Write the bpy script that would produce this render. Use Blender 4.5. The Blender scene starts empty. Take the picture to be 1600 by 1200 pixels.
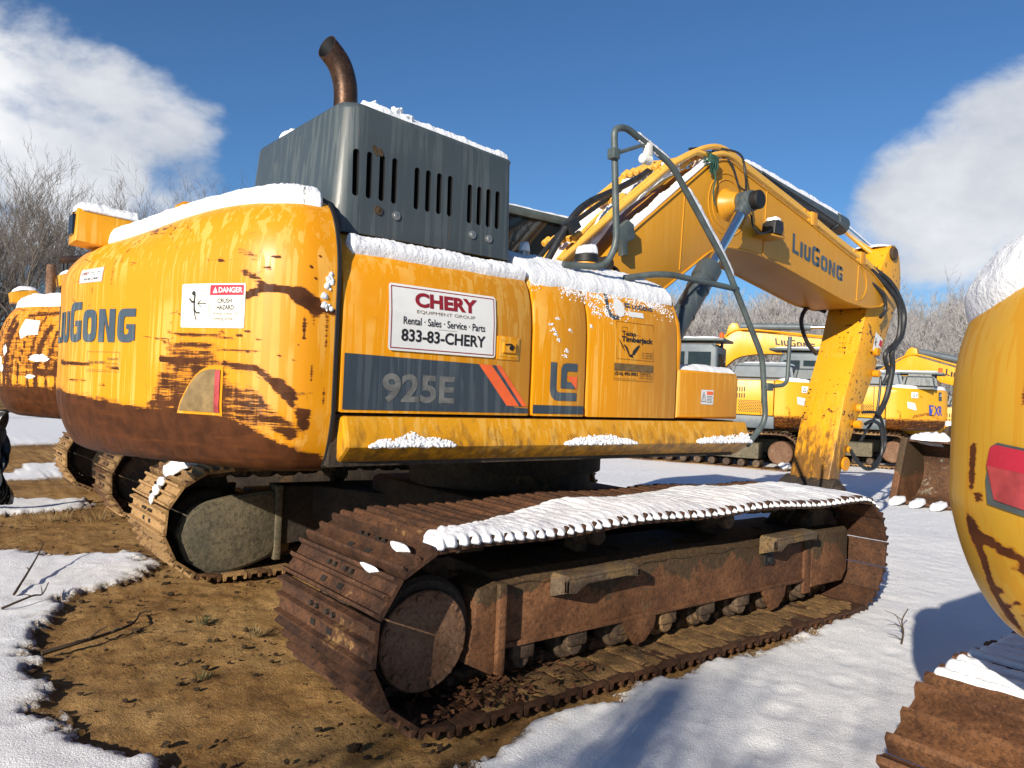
import bpy, bmesh, math, random
from mathutils import Vector, Matrix, noise as mn
from mathutils.geometry import tessellate_polygon
random.seed(7)
PI = math.pi
scene = bpy.context.scene
COL = scene.collection

# ------------------------------------------------------------------ camera, sky, sun, exposure
def setup_camera():
    yaw, pitch, roll = math.radians(51.2), math.radians(.53), math.radians(2.5)
    f = Vector((math.cos(yaw)*math.cos(pitch), math.sin(yaw)*math.cos(pitch), math.sin(pitch)))
    r = Vector((math.sin(yaw), -math.cos(yaw), 0)); u = r.cross(f)
    c, s = math.cos(roll), math.sin(roll)
    r2 = c*r + s*u; u2 = -s*r + c*u
    cd = bpy.data.cameras.new('camera'); cam = bpy.data.objects.new('camera', cd); COL.objects.link(cam)
    m = Matrix((r2, u2, -f)).transposed().to_4x4(); m.translation = Vector((-3.81, -4.85, 1.57))
    cam.matrix_world = m
    cd.sensor_width = 36; cd.lens = 36*1200/1600; cd.clip_end = 3000; cd.clip_start = .02
    scene.camera = cam
setup_camera()

SUN_AZ, SUN_EL = 24.0, 21.0          # azimuth from -X towards -Y
sx, sy, sz = (-math.cos(math.radians(SUN_AZ))*math.cos(math.radians(SUN_EL)),
              -math.sin(math.radians(SUN_AZ))*math.cos(math.radians(SUN_EL)), math.sin(math.radians(SUN_EL)))
sl = bpy.data.lights.new('sun', 'SUN'); sun = bpy.data.objects.new('sun', sl); COL.objects.link(sun)
sl.energy = 5.0; sl.angle = math.radians(.5); sl.color = (1, .90, .75)
sun.rotation_euler = Vector((sx, sy, sz)).to_track_quat('Z', 'Y').to_euler()
sun.location = (-20, -10, 20)
scene.view_settings.view_transform = 'Standard'; scene.view_settings.look = 'None'
scene.view_settings.exposure = .42; scene.view_settings.gamma = 1

def N(nt, typ, **kw):
    n = nt.nodes.new(typ)
    for k, v in kw.items():
        if k == 'ins':
            for kk, vv in v.items():
                if hasattr(vv, 'is_linked') or hasattr(vv, 'links'): nt.links.new(vv, n.inputs[kk])
                else: n.inputs[kk].default_value = vv
        else: setattr(n, k, v)
    return n

def setup_world():
    w = bpy.data.worlds.new('World'); scene.world = w; w.use_nodes = True
    nt = w.node_tree; nt.nodes.clear()
    out = N(nt, 'ShaderNodeOutputWorld'); bg = N(nt, 'ShaderNodeBackground'); nt.links.new(bg.outputs[0], out.inputs[0])
    sky = N(nt, 'ShaderNodeTexSky', sky_type='NISHITA', sun_disc=False)
    sky.sun_elevation = math.radians(SUN_EL); sky.sun_rotation = math.atan2(sx, sy)
    sky.air_density = 1.0; sky.dust_density = .25; sky.ozone_density = 3.0; sky.altitude = 300
    tc = N(nt, 'ShaderNodeTexCoord'); D = tc.outputs['Generated']
    mp = N(nt, 'ShaderNodeMapping', ins={'Vector': D, 'Scale': (1, 1, 1.6)})
    n1 = N(nt, 'ShaderNodeTexNoise', ins={'Vector': mp.outputs[0], 'Scale': 6.5, 'Detail': 12.0, 'Roughness': .60, 'Distortion': .15})
    n2 = N(nt, 'ShaderNodeTexNoise', ins={'Vector': mp.outputs[0], 'Scale': 2.2, 'Detail': 5.0, 'Roughness': .5})
    # cloud banks: direction, inner and outer cosine, strength
    banks = CLOUDS
    tot = None
    for (d, ca, cb, amt) in banks:
        dv = Vector(d).normalized()
        dot = N(nt, 'ShaderNodeVectorMath', operation='DOT_PRODUCT'); nt.links.new(D, dot.inputs[0]); dot.inputs[1].default_value = dv
        mr = N(nt, 'ShaderNodeMapRange', interpolation_type='SMOOTHSTEP'); nt.links.new(dot.outputs['Value'], mr.inputs[0])
        mr.inputs[1].default_value = math.cos(math.radians(cb)); mr.inputs[2].default_value = math.cos(math.radians(ca))
        mr.inputs[3].default_value = 0; mr.inputs[4].default_value = amt
        if tot is None: tot = mr.outputs[0]
        else: tot = N(nt, 'ShaderNodeMath', operation='MAXIMUM', ins={0: tot, 1: mr.outputs[0]}).outputs[0]
    a = N(nt, 'ShaderNodeMath', operation='MULTIPLY_ADD', ins={0: n1.outputs['Fac'], 1: 1.75, 2: -.80}).outputs[0]
    a2 = N(nt, 'ShaderNodeMath', operation='MULTIPLY_ADD', ins={0: n2.outputs['Fac'], 1: .9, 2: a}).outputs[0]
    s = N(nt, 'ShaderNodeMath', operation='ADD', ins={0: a2, 1: tot}).outputs[0]
    cov = N(nt, 'ShaderNodeMapRange', interpolation_type='SMOOTHSTEP'); nt.links.new(s, cov.inputs[0])
    cov.inputs[1].default_value = 1.02; cov.inputs[2].default_value = 1.52
    # cloud tone: noise blends blue-grey to near white
    nd = N(nt, 'ShaderNodeTexNoise', ins={'Vector': mp.outputs[0], 'Scale': 3.4, 'Detail': 6.0, 'Roughness': .55})
    cr = N(nt, 'ShaderNodeValToRGB'); nt.links.new(nd.outputs['Fac'], cr.inputs[0])
    cr.color_ramp.elements[0].position = .34; cr.color_ramp.elements[0].color = (4.6, 5.1, 6.0, 1)
    cr.color_ramp.elements[1].position = .66; cr.color_ramp.elements[1].color = (9.6, 9.7, 9.9, 1)
    tint = N(nt, 'ShaderNodeMix', data_type='RGBA', blend_type='MULTIPLY'); tint.inputs[0].default_value = 1
    nt.links.new(sky.outputs[0], tint.inputs[6]); tint.inputs[7].default_value = (.56, .83, 1.08, 1)
    mix = N(nt, 'ShaderNodeMix', data_type='RGBA'); nt.links.new(cov.outputs[0], mix.inputs[0])
    nt.links.new(tint.outputs[2], mix.inputs[6]); nt.links.new(cr.outputs[0], mix.inputs[7])
    nt.links.new(mix.outputs[2], bg.inputs[0]); bg.inputs[1].default_value = .076
CLOUDS = [((.11, .962, .235), 5, 11.5, .98), ((.185, .95, .235), 4, 9.5, .90), ((.03, .97, .22), 4, 12, .62), ((.25, .94, .24), 1, 6, .40), ((.10, .97, .16), 4, 10, .5),
          ((.92, .27, .25), 3, 10, 1.02), ((.895, .375, .205), 2, 8, .98), ((.875, .42, .20), 1, 4, .75), ((.915, .36, .165), 2, 6, .85), ((.97, .15, .25), 6, 12, 1.0), ((.916, .387, .085), 1, 4, .72), ((.859, .49, .13), 1, 5, .55)]
setup_world()

# ------------------------------------------------------------------ helpers
def put(name, me, mat=None, parent=None, smooth=False, angle=None):
    o = bpy.data.objects.new(name, me); COL.objects.link(o)
    if mat is not None:
        for m in (mat if isinstance(mat, (list, tuple)) else [mat]): me.materials.append(m)
    if parent is not None: o.parent = parent
    if smooth:
        me.polygons.foreach_set('use_smooth', [True]*len(me.polygons))
        if angle is not None: me.set_sharp_from_angle(angle=math.radians(angle))
    return o
def tag(o, label, cat, group=None, kind=None):
    o['label'] = label; o['category'] = cat
    if group: o['group'] = group
    if kind: o['kind'] = kind
    return o
def thing(name, label, cat, loc=(0, 0, 0), rz=0, group=None):
    o = bpy.data.objects.new(name, None); COL.objects.link(o); o.empty_display_size = .2
    o.location = loc; o.rotation_euler = (0, 0, rz)
    return tag(o, label, cat, group)

class MB:
    """collects shapes and links them as one mesh"""
    def __init__(s): s.v = []; s.f = []; s.m = []
    def add(s, vs, fs, mi=0):
        b = len(s.v); s.v += [tuple(p) for p in vs]; s.f += [[i+b for i in f] for f in fs]; s.m += [mi]*len(fs)
    def box(s, lo, hi, mi=0, bevel=0):
        if bevel:
            bm = bmesh.new(); bmesh.ops.create_cube(bm, size=1)
            for v in bm.verts: v.co = Vector(((lo[i]+hi[i])/2+v.co[i]*(hi[i]-lo[i]) for i in range(3)))
            bmesh.ops.bevel(bm, geom=bm.edges[:], offset=bevel, segments=2, affect='EDGES', profile=.5)
            s.bm(bm, mi); return
        x0, y0, z0 = lo; x1, y1, z1 = hi
        s.add([(x0,y0,z0),(x1,y0,z0),(x1,y1,z0),(x0,y1,z0),(x0,y0,z1),(x1,y0,z1),(x1,y1,z1),(x0,y1,z1)],
              [[0,3,2,1],[4,5,6,7],[0,1,5,4],[1,2,6,5],[2,3,7,6],[3,0,4,7]], mi)
    def bm(s, bm, mi=0):
        bm.verts.index_update()
        s.add([v.co.copy() for v in bm.verts], [[v.index for v in f.verts] for f in bm.faces], mi); bm.free()
    def prism(s, poly, axis, a, b, mi=0, bevel=0, seg=2, all_edges=False):
        """polygon in the plane of the two other axes, extruded along axis from a to b"""
        def P(p, t): return {'x': (t, p[0], p[1]), 'y': (p[0], t, p[1]), 'z': (p[0], p[1], t)}[axis]
        bm = bmesh.new()
        v0 = [bm.verts.new(P(p, a)) for p in poly]; v1 = [bm.verts.new(P(p, b)) for p in poly]
        f0 = bm.faces.new(v0); f1 = bm.faces.new(v1[::-1]); n = len(poly)
        for i in range(n): bm.faces.new([v0[i], v1[i], v1[(i+1) % n], v0[(i+1) % n]])
        bmesh.ops.recalc_face_normals(bm, faces=bm.faces[:])
        if bevel:
            es = bm.edges[:] if all_edges else list(set(f0.edges[:]+f1.edges[:]))
            bmesh.ops.bevel(bm, geom=es, offset=bevel, segments=seg, affect='EDGES', profile=.5)
        s.bm(bm, mi)
    def tube(s, pts, r, seg=10, mi=0, caps=True, r2=None):
        pts = [Vector(p) for p in pts]; n = len(pts)
        if n < 2: return
        ts = []
        for i in range(n):
            t = pts[min(i+1, n-1)]-pts[max(i-1, 0)]
            ts.append(t.normalized() if t.length > 1e-9 else Vector((0, 0, 1)))
        up = Vector((0, 0, 1)) if abs(ts[0].z) < .9 else Vector((1, 0, 0))
        a = ts[0].cross(up).normalized(); vs = []; fs = []
        for i in range(n):
            a = (a-ts[i]*a.dot(ts[i]))
            a = a.normalized() if a.length > 1e-6 else ts[i].orthogonal().normalized()
            b = ts[i].cross(a); rr = r if r2 is None else r+(r2-r)*i/(n-1)
            if isinstance(r, (list, tuple)): rr = r[i]
            for k in range(seg):
                an = 2*PI*k/seg; vs.append(pts[i]+(a*math.cos(an)+b*math.sin(an))*rr)
        for i in range(n-1):
            for k in range(seg):
                k2 = (k+1) % seg; fs.append([i*seg+k, i*seg+k2, (i+1)*seg+k2, (i+1)*seg+k])
        if caps: fs.append(list(range(seg))[::-1]); fs.append([(n-1)*seg+k for k in range(seg)])
        s.add(vs, fs, mi)
    def cyl(s, a, b, r, seg=20, mi=0, bev=0):
        a = Vector(a); b = Vector(b)
        if bev:
            d = (b-a).normalized(); s.tube([a, a+d*1e-5, a+d*bev, b-d*bev, b-d*1e-5, b], [0.001, r-bev, r, r, r-bev, .001], seg, mi)
        else: s.tube([a, b], r, seg, mi)
    def ball(s, c, r, mi=0, sub=2, sc=(1, 1, 1), rough=0, seed=0):
        bm = bmesh.new(); bmesh.ops.create_icosphere(bm, subdivisions=sub, radius=1)
        for v in bm.verts:
            q = v.co*(1+rough*mn.noise(v.co*1.7+Vector((seed*3.1, 0, 0))))
            v.co = Vector((c[0]+q.x*r*sc[0], c[1]+q.y*r*sc[1], c[2]+q.z*r*sc[2]))
        s.bm(bm, mi)
    def mesh(s, name='m'):
        me = bpy.data.meshes.new(name); me.from_pydata(s.v, [], s.f)
        me.polygons.foreach_set('material_index', s.m); me.update(); return me
    def build(s, name, mat, parent=None, smooth=False, angle=35):
        return put(name, s.mesh(name), mat, parent, smooth, angle if smooth else None)

def catmull(P, n=8):
    P = [Vector(p) for p in P]; out = []
    for i in range(len(P)-1):
        p0 = P[max(i-1, 0)]; p1 = P[i]; p2 = P[i+1]; p3 = P[min(i+2, len(P)-1)]
        for k in range(n):
            t = k/n
            out.append(.5*((2*p1)+(p2-p0)*t+(2*p0-5*p1+4*p2-p3)*t*t+(3*p1-p0-3*p2+p3)*t**3))
    out.append(P[-1]); return out
def fillet(P, r=.08, n=5):
    """polyline with rounded corners"""
    P = [Vector(p) for p in P]; out = [P[0]]
    for i in range(1, len(P)-1):
        a = (P[i-1]-P[i]); b = (P[i+1]-P[i]); d = min(r, a.length*.45, b.length*.45)
        A = P[i]+a.normalized()*d; B = P[i]+b.normalized()*d
        for k in range(n+1):
            t = k/n; out.append(A*(1-t)**2+P[i]*2*t*(1-t)+B*t*t)
    out.append(P[-1]); return out
def lerp(a, b, t): return a+(b-a)*t
def sstep(a, b, x):
    t = max(0, min(1, (x-a)/(b-a))) if b != a else float(x > a); return t*t*(3-2*t)
def pdist(p, poly, closed=False):
    best = 1e9; n = len(poly); px, py = p
    for i in range(n if closed else n-1):
        ax, ay = poly[i]; bx, by = poly[(i+1) % n]
        dx, dy = bx-ax, by-ay; L = dx*dx+dy*dy
        t = 0 if L == 0 else max(0, min(1, ((px-ax)*dx+(py-ay)*dy)/L))
        d = math.hypot(px-ax-t*dx, py-ay-t*dy)
        if d < best: best = d
    return best
def inside(p, poly):
    x, y = p; c = False; j = len(poly)-1
    for i in range(len(poly)):
        xi, yi = poly[i]; xj, yj = poly[j]
        if (yi > y) != (yj > y) and x < (xj-xi)*(y-yi)/(yj-yi)+xi: c = not c
        j = i
    return c

# ------------------------------------------------------------------ materials
def newmat(name):
    m = bpy.data.materials.new(name); m.use_nodes = True; nt = m.node_tree; nt.nodes.clear()
    out = N(nt, 'ShaderNodeOutputMaterial'); bs = N(nt, 'ShaderNodeBsdfPrincipled'); nt.links.new(bs.outputs[0], out.inputs[0])
    return m, nt, bs
def coords(nt, scale=(1, 1, 1), off=(0, 0, 0)):
    tc = N(nt, 'ShaderNodeTexCoord'); mp = N(nt, 'ShaderNodeMapping')
    nt.links.new(tc.outputs['Object'], mp.inputs['Vector']); mp.inputs['Scale'].default_value = scale; mp.inputs['Location'].default_value = off
    return mp.outputs[0]
def noise(nt, scale=1., vec=(1, 1, 1), detail=4., rough=.55, dist=0., off=(0, 0, 0)):
    return N(nt, 'ShaderNodeTexNoise', ins={'Vector': coords(nt, vec, off), 'Scale': scale, 'Detail': detail, 'Roughness': rough, 'Distortion': dist}).outputs['Fac']
def ramp(nt, fac, a, b, lo=0., hi=1.):
    n = N(nt, 'ShaderNodeMapRange', interpolation_type='SMOOTHSTEP'); nt.links.new(fac, n.inputs[0])
    n.inputs[1].default_value = a; n.inputs[2].default_value = b; n.inputs[3].default_value = lo; n.inputs[4].default_value = hi
    return n.outputs[0]
def mixc(nt, fac, a, b, mode='MIX'):
    n = N(nt, 'ShaderNodeMix', data_type='RGBA', blend_type=mode)
    for i, v in ((0, fac), (6, a), (7, b)):
        if hasattr(v, 'links'): nt.links.new(v, n.inputs[i])
        else: n.inputs[i].default_value = v if i == 0 else (*v, 1) if len(v) == 3 else v
    return n.outputs[2]
def math_(nt, op, a, b=0.):
    return N(nt, 'ShaderNodeMath', operation=op, ins={0: a, 1: b}).outputs[0]
def bump(nt, bs, h, strength=.3, dist=.01):
    b = N(nt, 'ShaderNodeBump', ins={'Height': h, 'Strength': strength, 'Distance': dist}); nt.links.new(b.outputs[0], bs.inputs['Normal'])
def simple(name, col, rough=.5, metal=0., var=.25, scale=6., bmp=0., spec=.5):
    m, nt, bs = newmat(name)
    n = noise(nt, scale, detail=6, rough=.6)
    c = mixc(nt, ramp(nt, n, .3, .7), tuple(x*(1-var) for x in col), tuple(min(1, x*(1+var)) for x in col))
    nt.links.new(c, bs.inputs['Base Color']); bs.inputs['Roughness'].default_value = rough; bs.inputs['Metallic'].default_value = metal
    bs.inputs['Specular IOR Level'].default_value = spec
    if bmp: bump(nt, bs, noise(nt, scale*6, detail=5), bmp, .01)
    return m

def paint(name, base, pale, rust_attr=False, streak=1., chips=.0, dirt=.15, rust=(.062, .0205, .0062), crack=0., lowdirt=None, cs=7):
    """weathered machine paint: wet and dry streaks, fine dirt, chips to rust, optional rust mask attribute"""
    m, nt, bs = newmat(name)
    s1 = noise(nt, 1, (25, 25, .75), 4, .5, .40)
    s2 = noise(nt, 1, (55, 55, 1.6), 2, .5, .2, (3, 1, 0))
    blotch = noise(nt, 2.2, detail=3)
    w = math_(nt, 'MULTIPLY', ramp(nt, s1, .525, .55), ramp(nt, blotch, .36, .56))
    w2 = math_(nt, 'MULTIPLY', ramp(nt, s2, .60, .66), .6)
    w = math_(nt, 'MAXIMUM', w, w2)
    w = math_(nt, 'MULTIPLY', w, streak)
    c = mixc(nt, w, base, pale)
    big = noise(nt, 1.3, detail=4, off=(5, 2, 1))
    c = mixc(nt, ramp(nt, big, .35, .75, 0, .35), c, tuple(x*.80 for x in base))
    dn = noise(nt, 1, (30, 30, 2.2), 4, .6, .1, (1, 7, 0))
    c = mixc(nt, ramp(nt, dn, .66, .74, 0, dirt*2.2), c, (.12, .065, .02))
    fine = noise(nt, 38, detail=5, rough=.7)
    c = mixc(nt, ramp(nt, fine, .58, .8, 0, dirt*1.6), c, (.16, .09, .03))
    rough = ramp(nt, math_(nt, 'ADD', w, math_(nt, 'MULTIPLY', blotch, .5)), 0, 1.4, .36, .60)
    if crack:
        vo = N(nt, 'ShaderNodeTexVoronoi', feature='DISTANCE_TO_EDGE', ins={'Vector': coords(nt, (2.2, 2.2, 7)), 'Scale': 1.0, 'Randomness': 1.0}).outputs['Distance']
        vd = math_(nt, 'ADD', vo, ramp(nt, noise(nt, 25, detail=3), .3, .7, -.012, .012))
        cm = math_(nt, 'MULTIPLY', ramp(nt, vd, .004, .010, 1, 0), ramp(nt, noise(nt, 2.6, off=(9, 0, 0)), .50, .60, 0, crack))
        c = mixc(nt, cm, c, (.10, .035, .01))
    rc = mixc(nt, ramp(nt, noise(nt, 11, (1, 1, 1), 6, .65), .32, .68), tuple(x*.75 for x in rust), tuple(x*1.4 for x in rust))
    rc = mixc(nt, ramp(nt, noise(nt, 1, (2, 2, 26), 5, .6), .52, .7, 0, .55), rc, (.135, .043, .010))
    if chips:
        cn = noise(nt, cs, detail=8, rough=.68, off=(4, 4, 4))
        cn = math_(nt, 'ADD', cn, ramp(nt, noise(nt, 1.7, detail=3, off=(2, 6, 3)), .3, .7, -.10, .07)) if cs > 10 else cn
        cm = ramp(nt, cn, 1-chips-.30, 1-chips-.285)
        c = mixc(nt, cm, c, rc)
    if rust_attr:
        at = N(nt, 'ShaderNodeAttribute', attribute_name='rust').outputs['Fac']
        h = noise(nt, 1, (3.2, 3.2, 52), 6, .66, .3); h2 = noise(nt, 1, (11, 11, 190), 4, .6, .2, (3, 3, 3))
        dr = noise(nt, 1, (38, 38, 2.6), 4, .6, .2, (8, 2, 1))
        g = noise(nt, 16, detail=7, rough=.7)
        nn = math_(nt, 'ADD', math_(nt, 'ADD', math_(nt, 'MULTIPLY', h, .42), math_(nt, 'MULTIPLY', h2, .34)), math_(nt, 'ADD', math_(nt, 'MULTIPLY', g, .26), math_(nt, 'MULTIPLY', dr, .08)))
        v = math_(nt, 'ADD', at, math_(nt, 'MULTIPLY', math_(nt, 'SUBTRACT', nn, .55), 1.9))
        halo = ramp(nt, math_(nt, 'ADD', v, math_(nt, 'MULTIPLY', math_(nt, 'SUBTRACT', dr, .5), .55)), .24, .50); mid = math_(nt, 'MULTIPLY', ramp(nt, v, .40, .50), ramp(nt, math_(nt, 'ADD', dr, h2), .85, 1.15, .35, .9)); core = ramp(nt, math_(nt, 'ADD', v, math_(nt, 'MULTIPLY', math_(nt, 'SUBTRACT', dr, .5), .18)), .49, .60)
        c = mixc(nt, math_(nt, 'MULTIPLY', halo, .62), c, (.56, .20, .004)); c = mixc(nt, mid, c, (.27, .085, .006))
        c = mixc(nt, core, c, rc)
        rough = math_(nt, 'ADD', rough, math_(nt, 'MULTIPLY', core, .12))
        hh = math_(nt, 'ADD', math_(nt, 'MULTIPLY', core, -.4), math_(nt, 'MULTIPLY', fine, .12))
    else:
        hh = math_(nt, 'MULTIPLY', fine, .12)
    if lowdirt:
        z0, z1, amt = lowdirt
        zz = N(nt, 'ShaderNodeSeparateXYZ', ins={0: coords(nt)}).outputs[2]
        zn = math_(nt, 'ADD', zz, ramp(nt, noise(nt, 1, (16, 16, 5), 6, .65), .25, .75, -.55*(z1-z0), .55*(z1-z0)))
        c = mixc(nt, ramp(nt, zn, z0, z1, amt, 0), c, (.11, .055, .02))
    nt.links.new(c, bs.inputs['Base Color']); nt.links.new(rough, bs.inputs['Roughness'])
    if rust_attr: nt.links.new(ramp(nt, core, 0, 1, .42, .16), bs.inputs['Specular IOR Level'])
    else: bs.inputs['Specular IOR Level'].default_value = .42
    bump(nt, bs, hh, .35, .006)
    return m

def rusty(name, a, b, mud=None, mudlev=.55, rough=.75, scale=5., rnd=.25, bmp=.5, metal=0., chipc=None, high=None):
    m, nt, bs = newmat(name)
    n = noise(nt, scale, detail=8, rough=.66)
    c = mixc(nt, ramp(nt, n, .30, .70), a, b)
    n2 = noise(nt, scale*.45, (1, 1, .6), 6, .6, .3, (2, 8, 3))
    if mud is not None:
        n3 = noise(nt, scale*7, detail=5, rough=.7)
        mm = math_(nt, 'ADD', n2, math_(nt, 'MULTIPLY', math_(nt, 'SUBTRACT', n3, .5), .35))
        oi = N(nt, 'ShaderNodeObjectInfo').outputs['Random']
        mm = math_(nt, 'ADD', mm, math_(nt, 'MULTIPLY', math_(nt, 'SUBTRACT', oi, .5), rnd))
        mc = mixc(nt, n3, tuple(x*.7 for x in mud), tuple(x*1.25 for x in mud))
        c = mixc(nt, ramp(nt, mm, mudlev, mudlev+.06), c, mc)
    if chipc is not None:
        c = mixc(nt, ramp(nt, noise(nt, scale*1.4, (1, 1, .5), 6, .6, .2, (7, 7, 7)), .56, .59), c, chipc)
    if high:
        zz = N(nt, 'ShaderNodeSeparateXYZ', ins={0: coords(nt)}).outputs[2]
        zn = math_(nt, 'ADD', zz, ramp(nt, noise(nt, 1, (5, 5, 1.6), 6, .62), .25, .75, -.13, .13))
        hc = mixc(nt, noise(nt, 40, detail=5, rough=.7), tuple(x*.5 for x in high[1]), tuple(x*1.7 for x in high[1]))
        c = mixc(nt, ramp(nt, zn, high[0], high[0]+.012), c, hc)
    sp1 = noise(nt, scale*13, detail=6, rough=.75, off=(1, 5, 2)); sp2 = noise(nt, scale*4.2, detail=7, rough=.7, dist=.4, off=(6, 1, 4))
    c = mixc(nt, ramp(nt, sp1, .36, .52, .62, 0), c, tuple(x*.32 for x in a))
    c = mixc(nt, ramp(nt, sp1, .56, .70, 0, .5), c, tuple(min(1, x*1.7) for x in b))
    c = mixc(nt, ramp(nt, sp2, .54, .62, 0, .55), c, tuple(x*.55 for x in a))
    oi2 = N(nt, 'ShaderNodeObjectInfo').outputs['Random']
    hv = N(nt, 'ShaderNodeHueSaturation', ins={'Value': ramp(nt, oi2, 0, 1, 1-rnd, 1+rnd), 'Color': c})
    nt.links.new(hv.outputs[0], bs.inputs['Base Color']); bs.inputs['Roughness'].default_value = rough; bs.inputs['Metallic'].default_value = metal
    bs.inputs['Specular IOR Level'].default_value = .35
    hgt = math_(nt, 'ADD', noise(nt, scale*9, detail=5, rough=.65), math_(nt, 'MULTIPLY', n2, 2.0))
    bump(nt, bs, hgt, bmp, .012)
    return m

def snowmat(name='snow'):
    m, nt, bs = newmat(name)
    n = noise(nt, 60, detail=4, rough=.6); n2 = noise(nt, 9, detail=5)
    bs.inputs['Base Color'].default_value = (.79, .81, .845, 1); bs.inputs['Roughness'].default_value = .7
    bs.inputs['Specular IOR Level'].default_value = .3
    bump(nt, bs, math_(nt, 'ADD', n, math_(nt, 'MULTIPLY', n2, 2.)), .45, .012)
    return m

M = {}
Y0, Y1 = (.67, .268, .003), (.73, .375, .060)
M['yellow'] = paint('yellow_paint', Y0, Y1, chips=-.02)
M['yellow_cw'] = paint('weathered_yellow_paint', Y0, Y1, rust_attr=True, crack=.9, dirt=.16)
M['yellow_boom'] = paint('faded_yellow_paint', (.56, .255, .014), (.64, .35, .07), streak=.25, dirt=.14, chips=-.03)
M['pipe'] = paint('pale_pipe_paint', (.74, .40, .06), (.78, .50, .16), streak=.3, dirt=.12, chips=-.03)
M['yellow_stick'] = paint('chipped_yellow_paint', (.74, .34, .008), (.78, .42, .06), streak=.3, chips=.105, dirt=.38, rust=(.045, .020, .010), lowdirt=(.80, 1.45, .9), cs=19)
M['yellow_skirt'] = paint('grimy_yellow_paint', (.66, .30, .008), (.74, .42, .08), streak=.8, chips=.02, dirt=.3, lowdirt=(1.12, 1.38, .75))
M['yellow_far'] = paint('far_yellow_paint', (.76, .36, .010), (.78, .42, .05), streak=.35, rust_attr=True, dirt=.12)
M['yellow_cw_right'] = paint('ochre_yellow_paint', (.62, .335, .028), (.60, .27, .008), rust_attr=True, streak=.8, dirt=.06, rust=(.085, .025, .008))
M['grey'] = paint('dark_grey_paint', (.054, .070, .078), (.098, .120, .126), streak=.55, chips=.0, dirt=.26)
M['grey_far'] = simple('slate_grey_paint', (.10, .125, .145), .5, var=.15)
M['rail'] = simple('grey_rail_paint', (.075, .095, .095), .45, var=.25, scale=9, bmp=.1)
M['band'] = paint('charcoal_decal', (.040, .058, .078), (.085, .105, .125), streak=.7, dirt=.0, chips=-.01, rust=(.5, .25, .02))
M['ghost'] = simple('ghosted_lettering', (.135, .140, .138), .5, var=.3, scale=20)
M['letter'] = paint('slate_lettering', (.055, .080, .105), (.12, .145, .165), streak=.8, dirt=.0, chips=-.005, rust=(.5, .25, .02))
M['orange'] = simple('orange_stripe', (.80, .13, .035), .45, var=.12)
M['black'] = simple('black_gap', (.008, .008, .009), .6)
M['hole'] = simple('mud_hole', (.012, .008, .006), .9)
M['rubber'] = simple('black_hose_rubber', (.018, .019, .021), .5, var=.4, scale=14)
M['glass'] = simple('dark_glass', (.012, .017, .022), .06, var=.2)
M['chrome'] = simple('chrome_rod', (.80, .79, .77), .24, 1., var=.03)
M['steel'] = simple('bare_steel', (.38, .38, .36), .4, .8, var=.2, scale=20)
M['white'] = simple('white_sticker', (.74, .75, .74), .45, var=.05, scale=3)
M['white_grime'] = simple('yellowed_white_sticker', (.76, .74, .66), .5, var=.10, scale=9)
M['maroon'] = simple('maroon_print', (.26, .012, .022), .5, var=.05)
M['red'] = simple('red_print', (.50, .02, .045), .5, var=.1)
M['ink'] = simple('black_print', (.014, .014, .016), .5, var=.1)
M['inkfaint'] = simple('faded_print', (.16, .10, .035), .55, var=.3, scale=30)
M['track'] = rusty('rusty_track_steel', (.036, .017, .010), (.112, .048, .021), mud=(.24, .135, .050), mudlev=.66, rnd=.18)
M['track_mud'] = rusty('muddy_track_steel', (.10, .048, .022), (.20, .100, .042), mud=(.34, .205, .085), mudlev=.42)
M['track_right'] = rusty('brown_track_steel', (.075, .030, .013), (.20, .088, .034), mud=(.24, .125, .045), mudlev=.66, scale=7)
M['frame'] = rusty('rusty_frame_steel', (.088, .037, .017), (.195, .088, .038), mud=(.10, .062, .030), mudlev=.58, scale=3.2, rnd=.05, high=(.50, (.062, .040, .020)))
M['guard'] = rusty('muddy_grey_steel', (.085, .078, .055), (.165, .135, .085), mud=(.06, .045, .028), mudlev=.58, scale=3.0, rnd=.05)
M['step'] = rusty('muddy_step_steel', (.075, .042, .024), (.15, .115, .078), mud=(.20, .130, .058), mudlev=.56, scale=7, rnd=.05)
M['darksteel'] = rusty('oily_dark_steel', (.022, .018, .015), (.055, .040, .028), mud=(.10, .06, .03), mudlev=.62, scale=4, rnd=.1)
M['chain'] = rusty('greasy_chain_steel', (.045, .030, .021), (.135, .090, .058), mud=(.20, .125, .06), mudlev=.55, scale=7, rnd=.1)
M['disc'] = rusty('rusted_cover_plate', (.135, .060, .028), (.21, .125, .075), mud=(.045, .032, .022), mudlev=.62, scale=4, rnd=.05)
M['exhaust'] = rusty('rusted_exhaust', (.035, .020, .015), (.105, .055, .032), rough=.42, scale=5, rnd=0., bmp=.15, metal=.55)
M['sand'] = rusty('caked_sand', (.13, .072, .028), (.30, .175, .065), mud=(.055, .034, .017), mudlev=.55, rough=.95, scale=6, rnd=0, bmp=1.)
M['shaded_dirtcake'] = rusty('shaded_caked_dirt', (.026, .016, .009), (.070, .042, .020), mud=(.10, .060, .026), mudlev=.55, rough=.95, scale=8, rnd=0, bmp=1.)  # dirt brown darkened further to put the recess shade into the colour
M['bucket'] = rusty('worn_bucket_steel', (.060, .030, .018), (.16, .075, .035), mud=(.24, .22, .175), mudlev=.52, scale=2.2, rnd=.02)
M['snow'] = snowmat()
M['lens'] = simple('faded_red_reflector', (.42, .055, .06), .35, var=.45, scale=9)
M['lens_dull'] = simple('dulled_reflector', (.22, .145, .06), .4, var=.3, scale=16)
M['lamp'] = simple('clear_lamp', (.8, .8, .78), .2, var=.1)
M['amber'] = simple('amber_beacon', (.7, .12, .02), .2, var=.1)
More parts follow.
